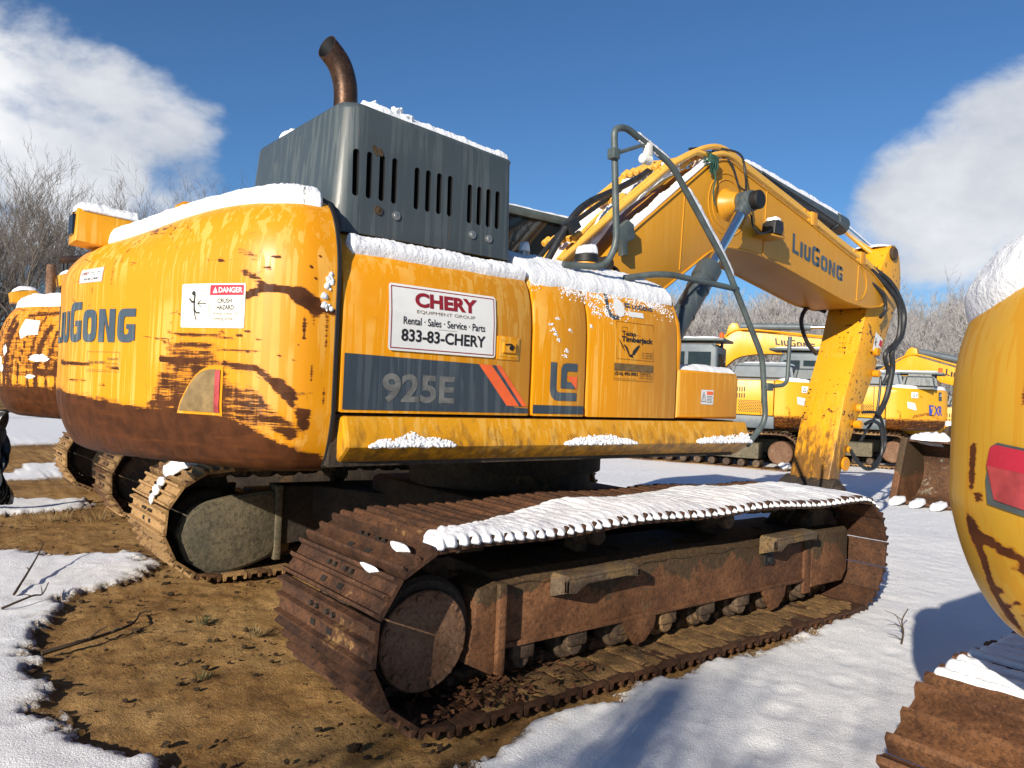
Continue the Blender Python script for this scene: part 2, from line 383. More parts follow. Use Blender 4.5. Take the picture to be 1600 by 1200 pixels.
M['green'] = simple('green_cord', (.02, .07, .05), .8, var=.4)
M['bark'] = simple('bare_bark', (.125, .105, .088), .9, var=.3, scale=3)
M['twig'] = simple('frosted_twigs', (.30, .285, .28), .9, var=.3, scale=2)
M['twig_dark'] = simple('dry_brown_twig', (.055, .036, .02), .9, var=.3)
M['leaf'] = rusty('dead_leaves', (.055, .022, .010), (.17, .070, .028), rough=.85, scale=9, rnd=.1)
M['straw'] = simple('dry_straw', (.25, .18, .085), .9, var=.4, scale=8)
M['grass'] = simple('dull_green_grass', (.075, .085, .030), .9, var=.4, scale=8)
M['tarp'] = simple('black_plastic_sheet', (.016, .016, .017), .35, var=.3, scale=5, bmp=.3)
M['blue'] = simple('blue_print', (.03, .06, .36), .5, var=.2)

# ------------------------------------------------------------------ text and decals
def text_poly(body, bold=0., res=4):
    cu = bpy.data.curves.new('t', 'FONT'); cu.body = body; cu.size = 1; cu.offset = bold; cu.resolution_u = res; cu.fill_mode = 'FRONT'
    o = bpy.data.objects.new('t', cu); COL.objects.link(o)
    dg = bpy.context.evaluated_depsgraph_get(); dg.update()
    me = bpy.data.meshes.new_from_object(o.evaluated_get(dg), depsgraph=dg)
    vs = [(v.co.x, v.co.y) for v in me.vertices]; fs = [list(p.vertices) for p in me.polygons]
    bpy.data.objects.remove(o); bpy.data.curves.remove(cu); bpy.data.meshes.remove(me)
    return vs, fs
class Decal:
    """flat shapes in (u, v) carried onto a surface by fn(u, v, lift)"""
    def __init__(s): s.v = []; s.f = []; s.m = []; s.l = []
    def raw(s, vs, fs, mi=0, lift=0.):
        b = len(s.v); s.v += vs; s.f += [[i+b for i in f] for f in fs]; s.m += [mi]*len(fs); s.l += [lift]*len(vs)
    def poly(s, pts, mi=0, lift=0.):
        tris = tessellate_polygon([[Vector((p[0], p[1], 0)) for p in pts]])
        s.raw([tuple(p) for p in pts], [list(t) for t in tris], mi, lift)
    def rect(s, u0, v0, u1, v1, mi=0, lift=0.): s.poly([(u0, v0), (u1, v0), (u1, v1), (u0, v1)], mi, lift)
    def rrect(s, u0, v0, u1, v1, r, mi=0, lift=0.):
        P = []
        for cx, cy, a0 in ((u1-r, v1-r, 0), (u0+r, v1-r, 90), (u0+r, v0+r, 180), (u1-r, v0+r, 270)):
            for k in range(5):
                a = math.radians(a0+k*22.5); P.append((cx+r*math.cos(a), cy+r*math.sin(a)))
        s.poly(P, mi, lift)
    def line(s, pts, w, mi=0, lift=0.):
        for a, b in zip(pts[:-1], pts[1:]):
            d = Vector((b[0]-a[0], b[1]-a[1])); 
            if d.length < 1e-9: continue
            d.normalize(); n = Vector((-d.y, d.x))*w/2; e = d*w*.3
            s.raw([(a[0]-e.x+n.x, a[1]-e.y+n.y), (a[0]-e.x-n.x, a[1]-e.y-n.y), (b[0]+e.x-n.x, b[1]+e.y-n.y), (b[0]+e.x+n.x, b[1]+e.y+n.y)], [[0, 1, 2, 3]], mi, lift)
    def frame(s, u0, v0, u1, v1, w, mi=0, lift=0.):
        s.rect(u0, v0, u1, v0+w, mi, lift); s.rect(u0, v1-w, u1, v1, mi, lift)
        s.rect(u0, v0+w, u0+w, v1-w, mi, lift); s.rect(u1-w, v0+w, u1, v1-w, mi, lift)
    def text(s, body, u0, v0, w, h, mi=0, lift=0., bold=0., shear=0.):
        vs, fs = text_poly(body, bold)
        if not vs: return
        x0 = min(v[0] for v in vs); x1 = max(v[0] for v in vs); y0 = min(v[1] for v in vs); y1 = max(v[1] for v in vs)
        kx = w/(x1-x0); ky = h/(y1-y0)
        s.raw([(u0+(x-x0)*kx+shear*(y-y0)*ky, v0+(y-y0)*ky) for x, y in vs], fs, mi, lift)
    def logo(s, u0, v0, w, h, mi=0, lift=0., parts=('L', 'IU', 'G', 'ONG'), bold=.05, gap=.12):
        """small-caps lettering: capitals full height, the rest lower"""
        cells = [('L', 1.0, .62), ('I', .80, .26), ('U', .80, .66), ('G', 1.0, .80), ('O', .80, .72), ('N', .80, .72), ('G', .80, .70)]
        word = ''.join(parts); start = 'LIUGONG'.index(word); cells = cells[start:start+len(word)]
        tw = sum(c[2] for c in cells)+gap*(len(cells)-1); k = w/tw; u = u0
        for i, (ch, hh, ww) in enumerate(cells): s.glyph(ch, u, v0, ww*k, h*hh, .30*.80*k if False else min(.23*h, .36*ww*k if ch != 'I' else ww*k), mi, lift); u += (ww+gap)*k
    def ring(s, u, v, w, h, t, a0, a1, mi, lift, n=26):
        def se(W, H, a): c, q = math.cos(a), math.sin(a); return (u+w/2+math.copysign(abs(c)**.55, c)*W/2, v+h/2+math.copysign(abs(q)**.55, q)*H/2)
        P = []
        for i in range(n+1):
            a = math.radians(lerp(a0, a1, i/n)); P += [se(w, h, a), se(w-2*t, h-1.7*t, a)]
        s.raw(P, [[2*i, 2*i+2, 2*i+3, 2*i+1] for i in range(n)], mi, lift)
    def glyph(s, ch, u, v, w, h, t, mi, lift):
        e = .0003
        if ch == 'L': s.poly([(u, v), (u+w, v), (u+w, v+t*.85), (u+t, v+t*.85), (u+t, v+h), (u, v+h)], mi, lift)
        elif ch == 'I': s.rect(u, v, u+w, v+h, mi, lift)
        elif ch == 'U': s.ring(u, v, w, h*.8, t, 180, 360, mi, lift); s.rect(u, v+h*.4, u+t, v+h, mi, lift+e); s.rect(u+w-t, v+h*.4, u+w, v+h, mi, lift+e)
        elif ch == 'O': s.ring(u, v, w, h, t, 0, 360, mi, lift)
        elif ch == 'N': s.poly([(u, v), (u, v+h), (u+t*1.05, v+h), (u+w-t, v+h*.36), (u+w-t, v+h), (u+w, v+h), (u+w, v), (u+w-t*1.05, v), (u+t, v+h*.64), (u+t, v)], mi, lift)
        elif ch == 'G':
            s.ring(u, v, w, h, t, 62, 318, mi, lift); s.rect(u+w*.55, v+h-t*.85, u+w, v+h, mi, lift+e); s.rect(u+w-t, v+h*.06, u+w, v+h*.54, mi, lift+e); s.rect(u+w*.5, v+h*.40, u+w-t*.5, v+h*.54, mi, lift+2*e)
    def build(s, name, fn, mats, parent, cut_u=None, cut_v=None):
        bm = bmesh.new(); lay = bm.verts.layers.float.new('l')
        vv = []
        for (u, v), l in zip(s.v, s.l):
            x = bm.verts.new((u, v, 0)); x[lay] = l; vv.append(x)
        for f, mi in zip(s.f, s.m):
            try: bm.faces.new([vv[i] for i in f]).material_index = mi
            except ValueError: pass
        for ax, step in ((0, cut_u), (1, cut_v)):
            if not step: continue
            lo = min(p[ax] for p in s.v); hi = max(p[ax] for p in s.v); t = lo+step
            while t < hi:
                co = [0, 0, 0]; co[ax] = t; no = [0, 0, 0]; no[ax] = 1
                bmesh.ops.bisect_plane(bm, geom=bm.verts[:]+bm.edges[:]+bm.faces[:], plane_co=co, plane_no=no, dist=1e-6); t += step
        for v in bm.verts: v.co = Vector(fn(v.co.x, v.co.y, v[lay]))
        me = bpy.data.meshes.new(name); bm.to_mesh(me); bm.free()
        return put(name, me, mats, parent)

# ------------------------------------------------------------------ snow pieces
def snow_piece(name, fn, u0, u1, v0, v1, nu, nv, th, label, ragged=.25, seed=0, parent=None, lump=.35, up=(0, 0, 1), group=None, edge=.25, ridge=None, taper=None, fine=0):
    """a lying layer of snow over the surface fn(u, v); ragged outline, domed thickness"""
    up = Vector(up); vs = []; top = {}; 
    def wob(t, k): return fine*mn.noise(Vector((t*58, seed*1.3+k, 2)))+ mn.noise(Vector((t*3.2, seed*7.7+k*3.3, 0)))*.6+mn.noise(Vector((t*9, seed*5.1+k, 4)))*.32+mn.noise(Vector((t*31, seed*2.1+k, 8)))*.07
    for i in range(nu+1):
        a = i/nu; u = lerp(u0, u1, a)
        lo = max(0, ragged*(.5+wob(u, 1))*.6); hi = 1-max(0, ragged*(.5+wob(u, 2))*.6)
        ends = min(1, min(a, 1-a)*nu/4.) if taper is None else min(1, min(a, 1-a)/taper*(1+.5*wob(u*2, 5)))
        ends = max(0, ends)
        mid = (lo+hi)/2; lo = lerp(mid, lo, math.sqrt(ends)); hi = lerp(mid, hi, math.sqrt(ends))
        for j in range(nv+1):
            b = j/nv; v = lerp(v0, v1, lerp(lo, hi, b))
            p = Vector(fn(u, v)); e = min(1, min(b, 1-b)/edge); e = math.sqrt(max(0, 1-(1-e)**2))
            t = th*e*ends**.5*(1+lump*(mn.noise(p*5+Vector((seed, 0, 0)))*1.2+mn.noise(p*17)*.6+mn.noise(p*43)*.5+mn.noise(p*90)*.3))
            if ridge: t *= ridge(u, v)
            top[(i, j)] = len(vs); vs.append(p+up*max(.0, t))
    fs = []
    for i in range(nu):
        for j in range(nv): fs.append([top[(i, j)], top[(i+1, j)], top[(i+1, j+1)], top[(i, j+1)]])
    n = len(vs)
    for i in range(nu+1):
        for j in range(nv+1):
            a = i/nu; vs.append(vs[top[(i, j)]]-up*.012 if 0 < i < nu and 0 < j < nv else vs[top[(i, j)]]-up*.014)
    for i in range(nu):
        for j in range(nv): fs.append([n+top[(i, j)], n+top[(i, j+1)], n+top[(i+1, j+1)], n+top[(i+1, j)]])
    rim = [top[(i, 0)] for i in range(nu)]+[top[(nu, j)] for j in range(nv)]+[top[(i, nv)] for i in range(nu, 0, -1)]+[top[(0, j)] for j in range(nv, 0, -1)]
    for k in range(len(rim)):
        a, b = rim[k], rim[(k+1) % len(rim)]; fs.append([b, a, n+a, n+b])
    me = bpy.data.meshes.new(name); me.from_pydata([tuple(p) for p in vs], [], fs); me.update()
    bm = bmesh.new(); bm.from_mesh(me); bmesh.ops.recalc_face_normals(bm, faces=bm.faces[:]); bm.to_mesh(me); bm.free()
    o = put(name, me, M['snow'], parent, True)
    if label: tag(o, label, 'snow', group)
    return o
# ------------------------------------------------------------------ ground: one sheet to the horizon, trodden dirt and lying snow
import numpy as np
R_LINE = [(-6, -3.6), (-3, -2.62), (-1.98, -2.30), (-1.71, -2.24), (-1.39, -2.16), (-1.08, -2.12), (-.58, -2.10), (-.02, -2.10), (.77, -2.11), (1.75, -2.03), (2.3, -1.92), (2.62, -1.3), (2.75, -.3), (2.9, .8), (2.9, 3.0), (3.4, 6), (5.5, 9), (9, 12), (40, 40), (400, 100), (400, -400), (-400, -400), (-400, -8)]
L1 = [(-3.04, 3.02), (-2.79, 2.80), (-2.50, 2.46), (-2.20, 2.47), (-2.03, 1.88), (-2.36, 1.50), (-2.80, 1.19), (-3.09, .47), (-3.21, -.29), (-3.22, -.70), (-3.16, -1.06), (-3.05, -1.33), (-2.89, -1.61), (-2.9, -1.9), (-3.3, -2.3), (-6, -3), (-9, 0), (-7, 4)]
L2 = [(-4.5, 7.2), (-2.73, 6.47), (-2.35, 5.9), (-1.94, 5.76), (-2.0, 5.04), (-2.40, 4.96), (-2.95, 4.94), (-4.6, 5.2)]
L3 = [(-6, 9.4), (-2.34, 9.02), (-1.83, 10.47), (-.9, 10.81), (-1.1, 8.5), (-2.09, 8.05), (-3.5, 7.9), (-6, 8.2)]
L4 = [(-40, 13), (-8, 12.5), (2, 14), (6, 18), (2, 30), (-40, 34)]
def signed(X, Y, poly):
    """signed distance, positive inside"""
    d = np.full(X.shape, 1e9); ins = np.zeros(X.shape, bool); n = len(poly)
    for i in range(n):
        ax, ay = poly[i]; bx, by = poly[(i+1) % n]; dx, dy = bx-ax, by-ay
        t = np.clip(((X-ax)*dx+(Y-ay)*dy)/(dx*dx+dy*dy), 0, 1)
        d = np.minimum(d, np.hypot(X-ax-t*dx, Y-ay-t*dy))
        if ay != by: ins ^= ((ay > Y) != (by > Y)) & (X < (bx-ax)*(Y-ay)/(by-ay)+ax)
    return np.where(ins, d, -d)
def axis(fine0, fine1, step, far):
    a = list(np.arange(fine0, fine1, step)); s = step; x = a[-1]
    while x < far: s *= 1.13; x += s; a.append(x)
    s = step; x = a[0]
    while x > -far: s *= 1.13; x -= s; a.insert(0, x)
    return np.array(a)
def make_ground():
    xs = axis(-4.2, 5.5, .030, 900); ys = axis(-4.4, 4.6, .030, 900)
    X, Y = np.meshgrid(xs, ys, indexing='ij')
    sd = signed(X, Y, R_LINE)
    for p in (L1, L2, L3, L4): sd = np.maximum(sd, signed(X, Y, p))
    Z = np.zeros(X.shape); S = np.zeros(X.shape)
    nx, ny = X.shape
    for i in range(nx):
        for j in range(ny):
            x, y = X[i, j], Y[i, j]; s0 = sd[i, j]
            near = abs(x) < 14 and abs(y) < 16
            if near:
                a = mn.noise((x*.9, y*.9, 0)); b = mn.noise((x*3.1, y*3.1, 2)); c = mn.noise((x*9.5, y*9.5, 5)); e = mn.noise((x*24, y*24, 9))
                m = s0+.11*b+.075*c+.05*e
                k = max(0., min(1., .5+m/.10)); k = k*k*(3-2*k)
                dirt = .016*a+.014*b+.013*c+.013*e
                snow = .020*a+.009*b+.005*c+.003*e+.05
                Z[i, j] = lerp(dirt, snow, k)-.012
                S[i, j] = max(0., min(1., .5+m/.20))
            else:
                b = mn.noise((x*.25, y*.25, 2)); S[i, j] = max(0., min(1., .5+(s0+b*2.5)/1.5))
                Z[i, j] = .05*mn.noise((x*.3, y*.3, 1))
            r = math.hypot(x-20, y-20)
            dd = (x*.86+y*.5)
            Z[i, j] += 3.2*sstep(28, 75, dd)+2*sstep(25, 90, y)*sstep(-60, 10, x)*.4
    # footprints and a trodden line in the foreground snow
    for (fx, fy, fr, dp) in [(-.35, -2.75, .13, .035), (-.05, -2.62, .11, .03), (.35, -2.72, .12, .03), (.15, -2.95, .10, .025), (.75, -2.55, .11, .03), (1.15, -2.62, .1, .025), (1.6, -2.45, .12, .03), (-.75, -2.95, .12, .03), (1.0, -3.0, .12, .02), (2.1, -2.55, .12, .028), (-.3, -3.1, .1, .02),
                              (-2.9, 1.6, .12, .03), (-3.1, 1.0, .12, .03), (-2.6, 2.0, .1, .025), (-3.35, .3, .1, .03), (-3.3, -.9, .09, .03)]:
        Q = np.exp(-(((X-fx)/fr)**2+((Y-fy)/(fr*.75))**2)**2); dp *= .26; fr *= .8; Q = np.exp(-(((X-fx)/fr)**2+((Y-fy)/(fr*.6))**2)**2); Z -= dp*Q; Z += dp*.35*np.exp(-((np.hypot(X-fx, (Y-fy)*1.2)-fr*1.35)/(fr*.3))**2)
    idx = np.arange(nx*ny).reshape(nx, ny)
    F = np.stack([idx[:-1, :-1], idx[1:, :-1], idx[1:, 1:], idx[:-1, 1:]], -1).reshape(-1, 4)
    me = bpy.data.meshes.new('ground'); me.from_pydata(np.stack([X, Y, Z], -1).reshape(-1, 3).tolist(), [], F.tolist())
    at = me.attributes.new('snow', 'FLOAT', 'POINT'); at.data.foreach_set('value', S.reshape(-1).astype(np.float32)); me.update()
    m, nt, bs = newmat('dirt_and_snow')
    a = N(nt, 'ShaderNodeAttribute', attribute_name='snow').outputs['Fac']
    n1 = noise(nt, 26, detail=6, rough=.7); n2 = noise(nt, 5, detail=6, rough=.6); n3 = noise(nt, 90, detail=4, rough=.7); n4 = noise(nt, 1.1, detail=5, rough=.6)
    n5 = noise(nt, 13, (1, 1, 1), 7, .72, .6, (3, 3, 3))
    c = mixc(nt, ramp(nt, n2, .28, .72), (.165, .085, .028), (.40, .225, .078))
    c = mixc(nt, ramp(nt, n4, .42, .60), c, mixc(nt, .6, c, (.50, .31, .125)))
    c = mixc(nt, ramp(nt, n3, .56, .70, 0, .55), c, (.50, .33, .13))
    c = mixc(nt, ramp(nt, n5, .57, .66, 0, .85), c, (.050, .030, .014))
    c = mixc(nt, ramp(nt, n1, .62, .72, 0, .8), c, (.036, .023, .012))
    v = math_(nt, 'ADD', a, math_(nt, 'MULTIPLY', math_(nt, 'SUBTRACT', n1, .5), .75))
    v = math_(nt, 'ADD', v, math_(nt, 'MULTIPLY', math_(nt, 'SUBTRACT', n3, .5), .9))
    v = math_(nt, 'ADD', v, math_(nt, 'MULTIPLY', math_(nt, 'SUBTRACT', n5, .5), .5))
    k = ramp(nt, v, .46, .56)
    c = mixc(nt, ramp(nt, v, -.15, .45, 0, .55), c, (.075, .040, .016))
    sc = mixc(nt, ramp(nt, n2, .3, .7), (.85, .865, .89), (.88, .89, .905))
    sc = mixc(nt, ramp(nt, v, .56, .86, .45, 0), sc, (.45, .36, .26))
    nt.links.new(mixc(nt, k, c, sc), bs.inputs['Base Color']); bs.inputs['Roughness'].default_value = .85; bs.inputs['Specular IOR Level'].default_value = .2
    hd = math_(nt, 'ADD', math_(nt, 'MULTIPLY', n1, 1.3), math_(nt, 'MULTIPLY', n3, .6)); hs = math_(nt, 'ADD', math_(nt, 'MULTIPLY', n3, .5), math_(nt, 'MULTIPLY', n2, .8))
    hm = N(nt, 'ShaderNodeMix', data_type='FLOAT', ins={0: k, 2: hd, 3: hs}).outputs[0]
    bump(nt, bs, hm, .85, .022)
    o = put('ground', me, m, None, True); o['kind'] = 'structure'; o['label'] = 'sandy trodden dirt with patches of lying snow'
    return o
make_ground()

# ------------------------------------------------------------------ crawler tracks
def track_path(xr, xf, zc, R, crown=.0):
    P = []
    for k in range(41):
        a = PI/2+PI*k/40; P.append((xr+R*math.cos(a), zc+R*math.sin(a)))
    for k in range(1, 60): P.append((lerp(xr, xf, k/60), zc-R))
    for k in range(41):
        a = -PI/2+PI*k/40; P.append((xf+R*math.cos(a), zc+R*math.sin(a)))
    for k in range(1, 60):
        t = k/60; P.append((lerp(xf, xr, t), zc+R+crown*math.sin(PI*t)-.018*math.sin(3*PI*t)**2*(crown > -1)))
    return P
def resample(P, n):
    L = [0]; Q = P+[P[0]]
    for a, b in zip(Q[:-1], Q[1:]): L.append(L[-1]+math.hypot(b[0]-a[0], b[1]-a[1]))
    T = L[-1]; out = []; i = 0
    def at(s):
        s %= T; lo, hi = 0, len(L)-1
        while hi-lo > 1:
            m = (lo+hi)//2
            if L[m] <= s: lo = m
            else: hi = m
        t = (s-L[lo])/(L[hi]-L[lo]); return (lerp(Q[lo][0], Q[hi][0], t), lerp(Q[lo][1], Q[hi][1], t))
    p = T/n
    for k in range(n):
        a = at(k*p-p*.46); b = at(k*p+p*.46); out.append(((a[0]+b[0])/2, (a[1]+b[1])/2, math.atan2(b[1]-a[1], b[0]-a[0])))
    return out, p
def shoe_mesh(pitch, W, detail=True, seed=0):
    """triple-grouser shoe: s along the path, y across, n outwards"""
    h = pitch/2*.955
    prof = [(-h, 0), (h, -.004), (h, .016), (h*.98, .046), (h*.84, .052), (h*.76, .022), (h*.18, .018), (h*.10, .048), (-h*.06, .050), (-h*.14, .018), (-h*.66, .018), (-h*.74, .050), (-h*.90, .052), (-h*.97, .024), (-h*1.02, .016)]
    mb = MB(); n = len(prof); ys = [-W/2, -W/2+.012, -W*.3, -W*.12, W*.12, W*.3, W/2-.012, W/2]
    vs = []
    for iy, y in enumerate(ys):
        for s_, n_ in prof:
            k = .96 if iy in (0, len(ys)-1) else 1
            wear = .006*mn.noise((s_*30+seed, y*4, n_*20)) if n_ > .03 else 0
            vs.append((s_, y, n_*k+wear))
    fs = []
    for i in range(len(ys)-1):
        for k in range(n):
            k2 = (k+1) % n; fs.append([i*n+k, (i+1)*n+k, (i+1)*n+k2, i*n+k2])
    fs.append(list(range(n))[::-1]); fs.append([(len(ys)-1)*n+k for k in range(n)][::1])
    mb.add(vs, fs, 0)
    if detail:
        for sy in (-.085, .085):
            mb.box((h*.30, sy-.024, .017), (h*.60, sy+.024, .0245), 1)          # mud hole
            for ss in (-.4, ):
                mb.cyl((h*ss, sy-.03, .016), (h*ss, sy-.03, .036), .013, 6, 2); mb.cyl((h*ss, sy+.03, .016), (h*ss, sy+.03, .036), .013, 6, 2)
    me = mb.mesh('track_shoe')
    bm = bmesh.new(); bm.from_mesh(me); bmesh.ops.recalc_face_normals(bm, faces=bm.faces[:]); bm.to_mesh(me); bm.free()
    return me
def crawler(parent, cy, xr, xf, zc, R, W, n, mat, crown, name='crawler_track', phase=0, detail=True, keep=None):
    """one crawler track: shoes are its sub-parts, the link chain is the mesh itself"""
    P = track_path(xr, xf, zc, R, crown); st, p = resample(P, n)
    mb = MB()
    for (x, z, a) in st:
        t = Vector((math.cos(a), 0, math.sin(a))); nn = Vector((math.sin(a), 0, -math.cos(a)))   # outwards for this direction of travel
        c = Vector((x, cy, z))
        for sy in (-.085, .085):
            A = c-t*p*.52-nn*.055+Vector((0, sy, 0)); B = c+t*p*.52-nn*.055+Vector((0, sy, 0))
            mb.tube([A, A.lerp(c-nn*.045+Vector((0, sy, 0)), .5), c-nn*.035+Vector((0, sy, 0)), B.lerp(c-nn*.045+Vector((0, sy, 0)), .5), B], [.040, .046, .036, .046, .040], 8 if detail else 5)
        if detail: mb.cyl(c+t*p*.5-nn*.055+Vector((0, -.15, 0)), c+t*p*.5-nn*.055+Vector((0, .15, 0)), .026, 8)
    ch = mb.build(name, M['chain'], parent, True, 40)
    sm = shoe_mesh(p, W, detail); sm.materials.append(mat); sm.materials.append(M['hole']); sm.materials.append(M['darksteel'])
    for i, (x, z, a) in enumerate(st):
        if keep and not keep(x, z): continue
        o = bpy.data.objects.new('track_shoe', sm); COL.objects.link(o); o.parent = ch
        t = Vector((math.cos(a), 0, math.sin(a))); nn = Vector((math.sin(a), 0, -math.cos(a)))
        m = Matrix((t, Vector((0, -1, 0)), nn)).transposed().to_4x4(); m.translation = Vector((x, cy, z))
        j = random.Random(i*13+int(cy*100))
        o.matrix_local = m @ Matrix.Rotation(j.uniform(-.02, .02), 4, 'Y')
    return ch, P, p
def sheet_z(P):
    """height of the top run of a track path at x"""
    top = sorted([q for q in P if q[1] > .45])
    def f(x):
        for a, b in zip(top[:-1], top[1:]):
            if a[0] <= x <= b[0]: return lerp(a[1], b[1], (x-a[0])/max(1e-6, b[0]-a[0]))
        return top[0][1] if x < top[0][0] else top[-1][1]
    return f
# ------------------------------------------------------------------ counterweight shell shared by the excavators
OUT = [(-2.15, -1.40), (-2.33, -1.37), (-2.50, -1.24), (-2.64, -1.02), (-2.76, -.80), (-2.86, -.60), (-2.95, -.40), (-3.02, -.2), (-3.06, 0), (-3.07, .2), (-3.05, .45), (-2.97, .75), (-2.85, 1.02), (-2.65, 1.28), (-2.4, 1.4), (-2.15, 1.42)]
class Shell:
    """counterweight surface: s runs round the plan outline from the right seam, z is height"""
    def __init__(s, z0=1.13, z1=2.42, rb=.30, ib=.15, rt=.42, it=.30, mirror=False, drop=0):
        s.C = [Vector((p.x, p.y)) for p in catmull([Vector((x, y, 0)) for x, y in OUT], 12)]
        if mirror: s.C = [Vector((p.x, -p.y)) for p in s.C]
        s.L = [0]
        for a, b in zip(s.C[:-1], s.C[1:]): s.L.append(s.L[-1]+(b-a).length)
        s.T = s.L[-1]; s.z0, s.z1, s.rb, s.ib, s.rt, s.it, s.mir = z0, z1, rb, ib, rt, it, mirror; s.drop = drop
    def plan(s, t):
        t = max(0, min(s.T-1e-6, t)); lo, hi = 0, len(s.L)-1
        while hi-lo > 1:
            m = (lo+hi)//2
            if s.L[m] <= t: lo = m
            else: hi = m
        k = (t-s.L[lo])/(s.L[hi]-s.L[lo]); p = s.C[lo].lerp(s.C[hi], k)
        a = s.C[max(lo-2, 0)]; b = s.C[min(hi+2, len(s.C)-1)]; d = (b-a).normalized()
        n = Vector((-d.y, d.x)) if not s.mir else Vector((d.y, -d.x))
        return p, -n if False else n
    def inset(s, z):
        o = 0
        if z < s.z0+s.rb: q = (s.z0+s.rb-z)/s.rb; o += s.ib*(1-math.sqrt(max(0, 1-q*q)))*.7+s.ib*.3*q
        if z > s.z1-s.rt: q = (z-s.z1+s.rt)/s.rt; o += s.it*(1-math.sqrt(max(0, 1-q*q)))
        return o
    def at(s, t, z, lift=0.):
        p, n = s.plan(t); n = n*(1 if (n.dot(Vector((-1, 0)))+n.dot(p-Vector((-1.6, 0)))) > 0 else -1)
        o = s.inset(z); return Vector((p.x-n.x*(o-lift), p.y-n.y*(o-lift), z-s.drop*sstep(.55, 1.65, t)*sstep(1.95, s.z1, z)))
    def mesh(s, rust, ns=170, nz=76):
        vs = []; R = []; fs = []
        zs = [lerp(s.z0, s.z1, .5-.5*math.cos(PI*j/nz)) if False else lerp(s.z0, s.z1, j/nz) for j in range(nz+1)]
        for i in range(ns+1):
            t = s.T*(i/ns)
            for z in zs: vs.append(tuple(s.at(t, z))); R.append(rust(t, z))
        w = nz+1
        for i in range(ns):
            for j in range(nz): fs.append([i*w+j, (i+1)*w+j, (i+1)*w+j+1, i*w+j+1])
        fs.append([i*w+nz for i in range(ns+1)]); fs.append([i*w for i in range(ns+1)][::-1])
        for j in range(nz): fs.append([j+1, j, ns*w+j, ns*w+j+1][::-1])
        me = bpy.data.meshes.new('counterweight'); me.from_pydata(vs, [], fs)
        a = me.attributes.new('rust', 'FLOAT', 'POINT'); a.data.foreach_set('value', R); me.update()
        bm = bmesh.new(); bm.from_mesh(me); bmesh.ops.recalc_face_normals(bm, faces=bm.faces[:]); bm.to_mesh(me); bm.free()
        return me

def strokes(t, z, L):
    r = 0
    for pts, w, amt in L:
        d = pdist((t, z), pts); r = max(r, amt*(1-sstep(w*.45, w*1.5, d)))
    return r
def main_rust(t, z):
    band = [(-.1, 1.17), (.05, 1.21), (.20, 1.25), (.29, 1.29), (.42, 1.35), (.55, 1.39), (.85, 1.42), (.98, 1.41), (1.12, 1.40), (1.43, 1.43), (1.87, 1.46), (3.8, 1.47)]
    for (a, b) in zip(band[:-1], band[1:]):
        if a[0] <= t <= b[0]: zb = lerp(a[1], b[1], (t-a[0])/(b[0]-a[0])); break
    else: zb = 1.45
    r = .5+.5*max(-1, min(1, (zb-z)/.055))
    if z < zb: r = max(r, .62+min(.5, (zb-z)/.10))
    # scraped zone round the rear light
    zone = [(.20, 1.30), (.30, 1.46), (.40, 1.54), (.55, 1.68), (.60, 1.78), (.95, 1.80), (.97, 1.66), (1.06, 1.42), (1.0, 1.34)]
    if inside((t, z), zone):
        d = pdist((t, z), zone, True); k = min(1, d/.06)
        r = max(r, k*lerp(.64, .43, sstep(1.45, 1.80, z))*(1.0 if t > .5 else .90))
    r = max(r, strokes(t, z, [([(.56, 1.885), (.50, 1.935), (.44, 1.965), (.37, 2.0), (.30, 2.01), (.18, 1.99), (.12, 1.95)], .020, .95), ([(.19, 1.985), (.12, 1.95), (.10, 1.925)], .042, 1.0),
                              ([(.10, 1.94), (.05, 1.92), (0, 1.91)], .016, .9), ([(1.95, 1.625), (1.75, 1.62), (1.62, 1.617)], .012, .9), ([(1.62, 1.617), (1.25, 1.60)], .006, .8),
                              ([(.95, 1.66), (.82, 1.655), (.72, 1.65)], .013, .85), ([(.94, 1.735), (.8, 1.73), (.6, 1.715), (.5, 1.71)], .010, .75), ([(.92, 1.79), (.7, 1.775), (.5, 1.765)], .010, .7),
                              ([(.55, 1.64), (.36, 1.62), (.25, 1.54), (.19, 1.46)], .020, .72), ([(.26, 1.55), (.20, 1.50)], .035, .85), ([(.15, 1.42), (.13, 1.36)], .030, .9), ([(.40, 1.50), (.30, 1.40), (.2, 1.33)], .05, .58),
                              ([(.36, 2.10), (.33, 2.10)], .010, .7), ([(.50, 2.19), (.40, 2.15)], .02, .5), ([(.32, 2.16), (.28, 2.16)], .006, .7), ([(.11, 1.93), (.115, 1.7), (.10, 1.5), (.12, 1.3)], .004, .62), ([(.04, 1.95), (.05, 1.6), (.03, 1.3)], .004, .58), ([(.62, 2.14), (.52, 2.13), (.40, 2.135)], .004, .75), ([(.46, 2.08), (.40, 2.06), (.36, 2.03)], .018, .66), ([(.17, 1.98), (.15, 1.8), (.17, 1.74)], .008, .72), ([(.08, 2.18), (.13, 2.12), (.10, 2.05)], .004, .75), ([(.9, 1.83), (.7, 1.82), (.3, 1.75)], .004, .75), ([(.55, 1.71), (.3, 1.70), (.15, 1.66)], .005, .72), ([(.5, 1.76), (.44, 1.80), (.38, 1.79), (.36, 1.74)], .005, .75), ([(1.9, 1.52), (1.6, 1.53), (1.3, 1.50)], .004, .62), ([(1.85, 1.56), (1.5, 1.55)], .003, .6), ([(1.35, 2.25), (1.34, 2.0)], .006, .55),
                              ([(1.5, 2.1), (1.52, 2.0)], .01, .5), ([(.22, 1.22), (.05, 1.17)], .03, .85)]))
    return r

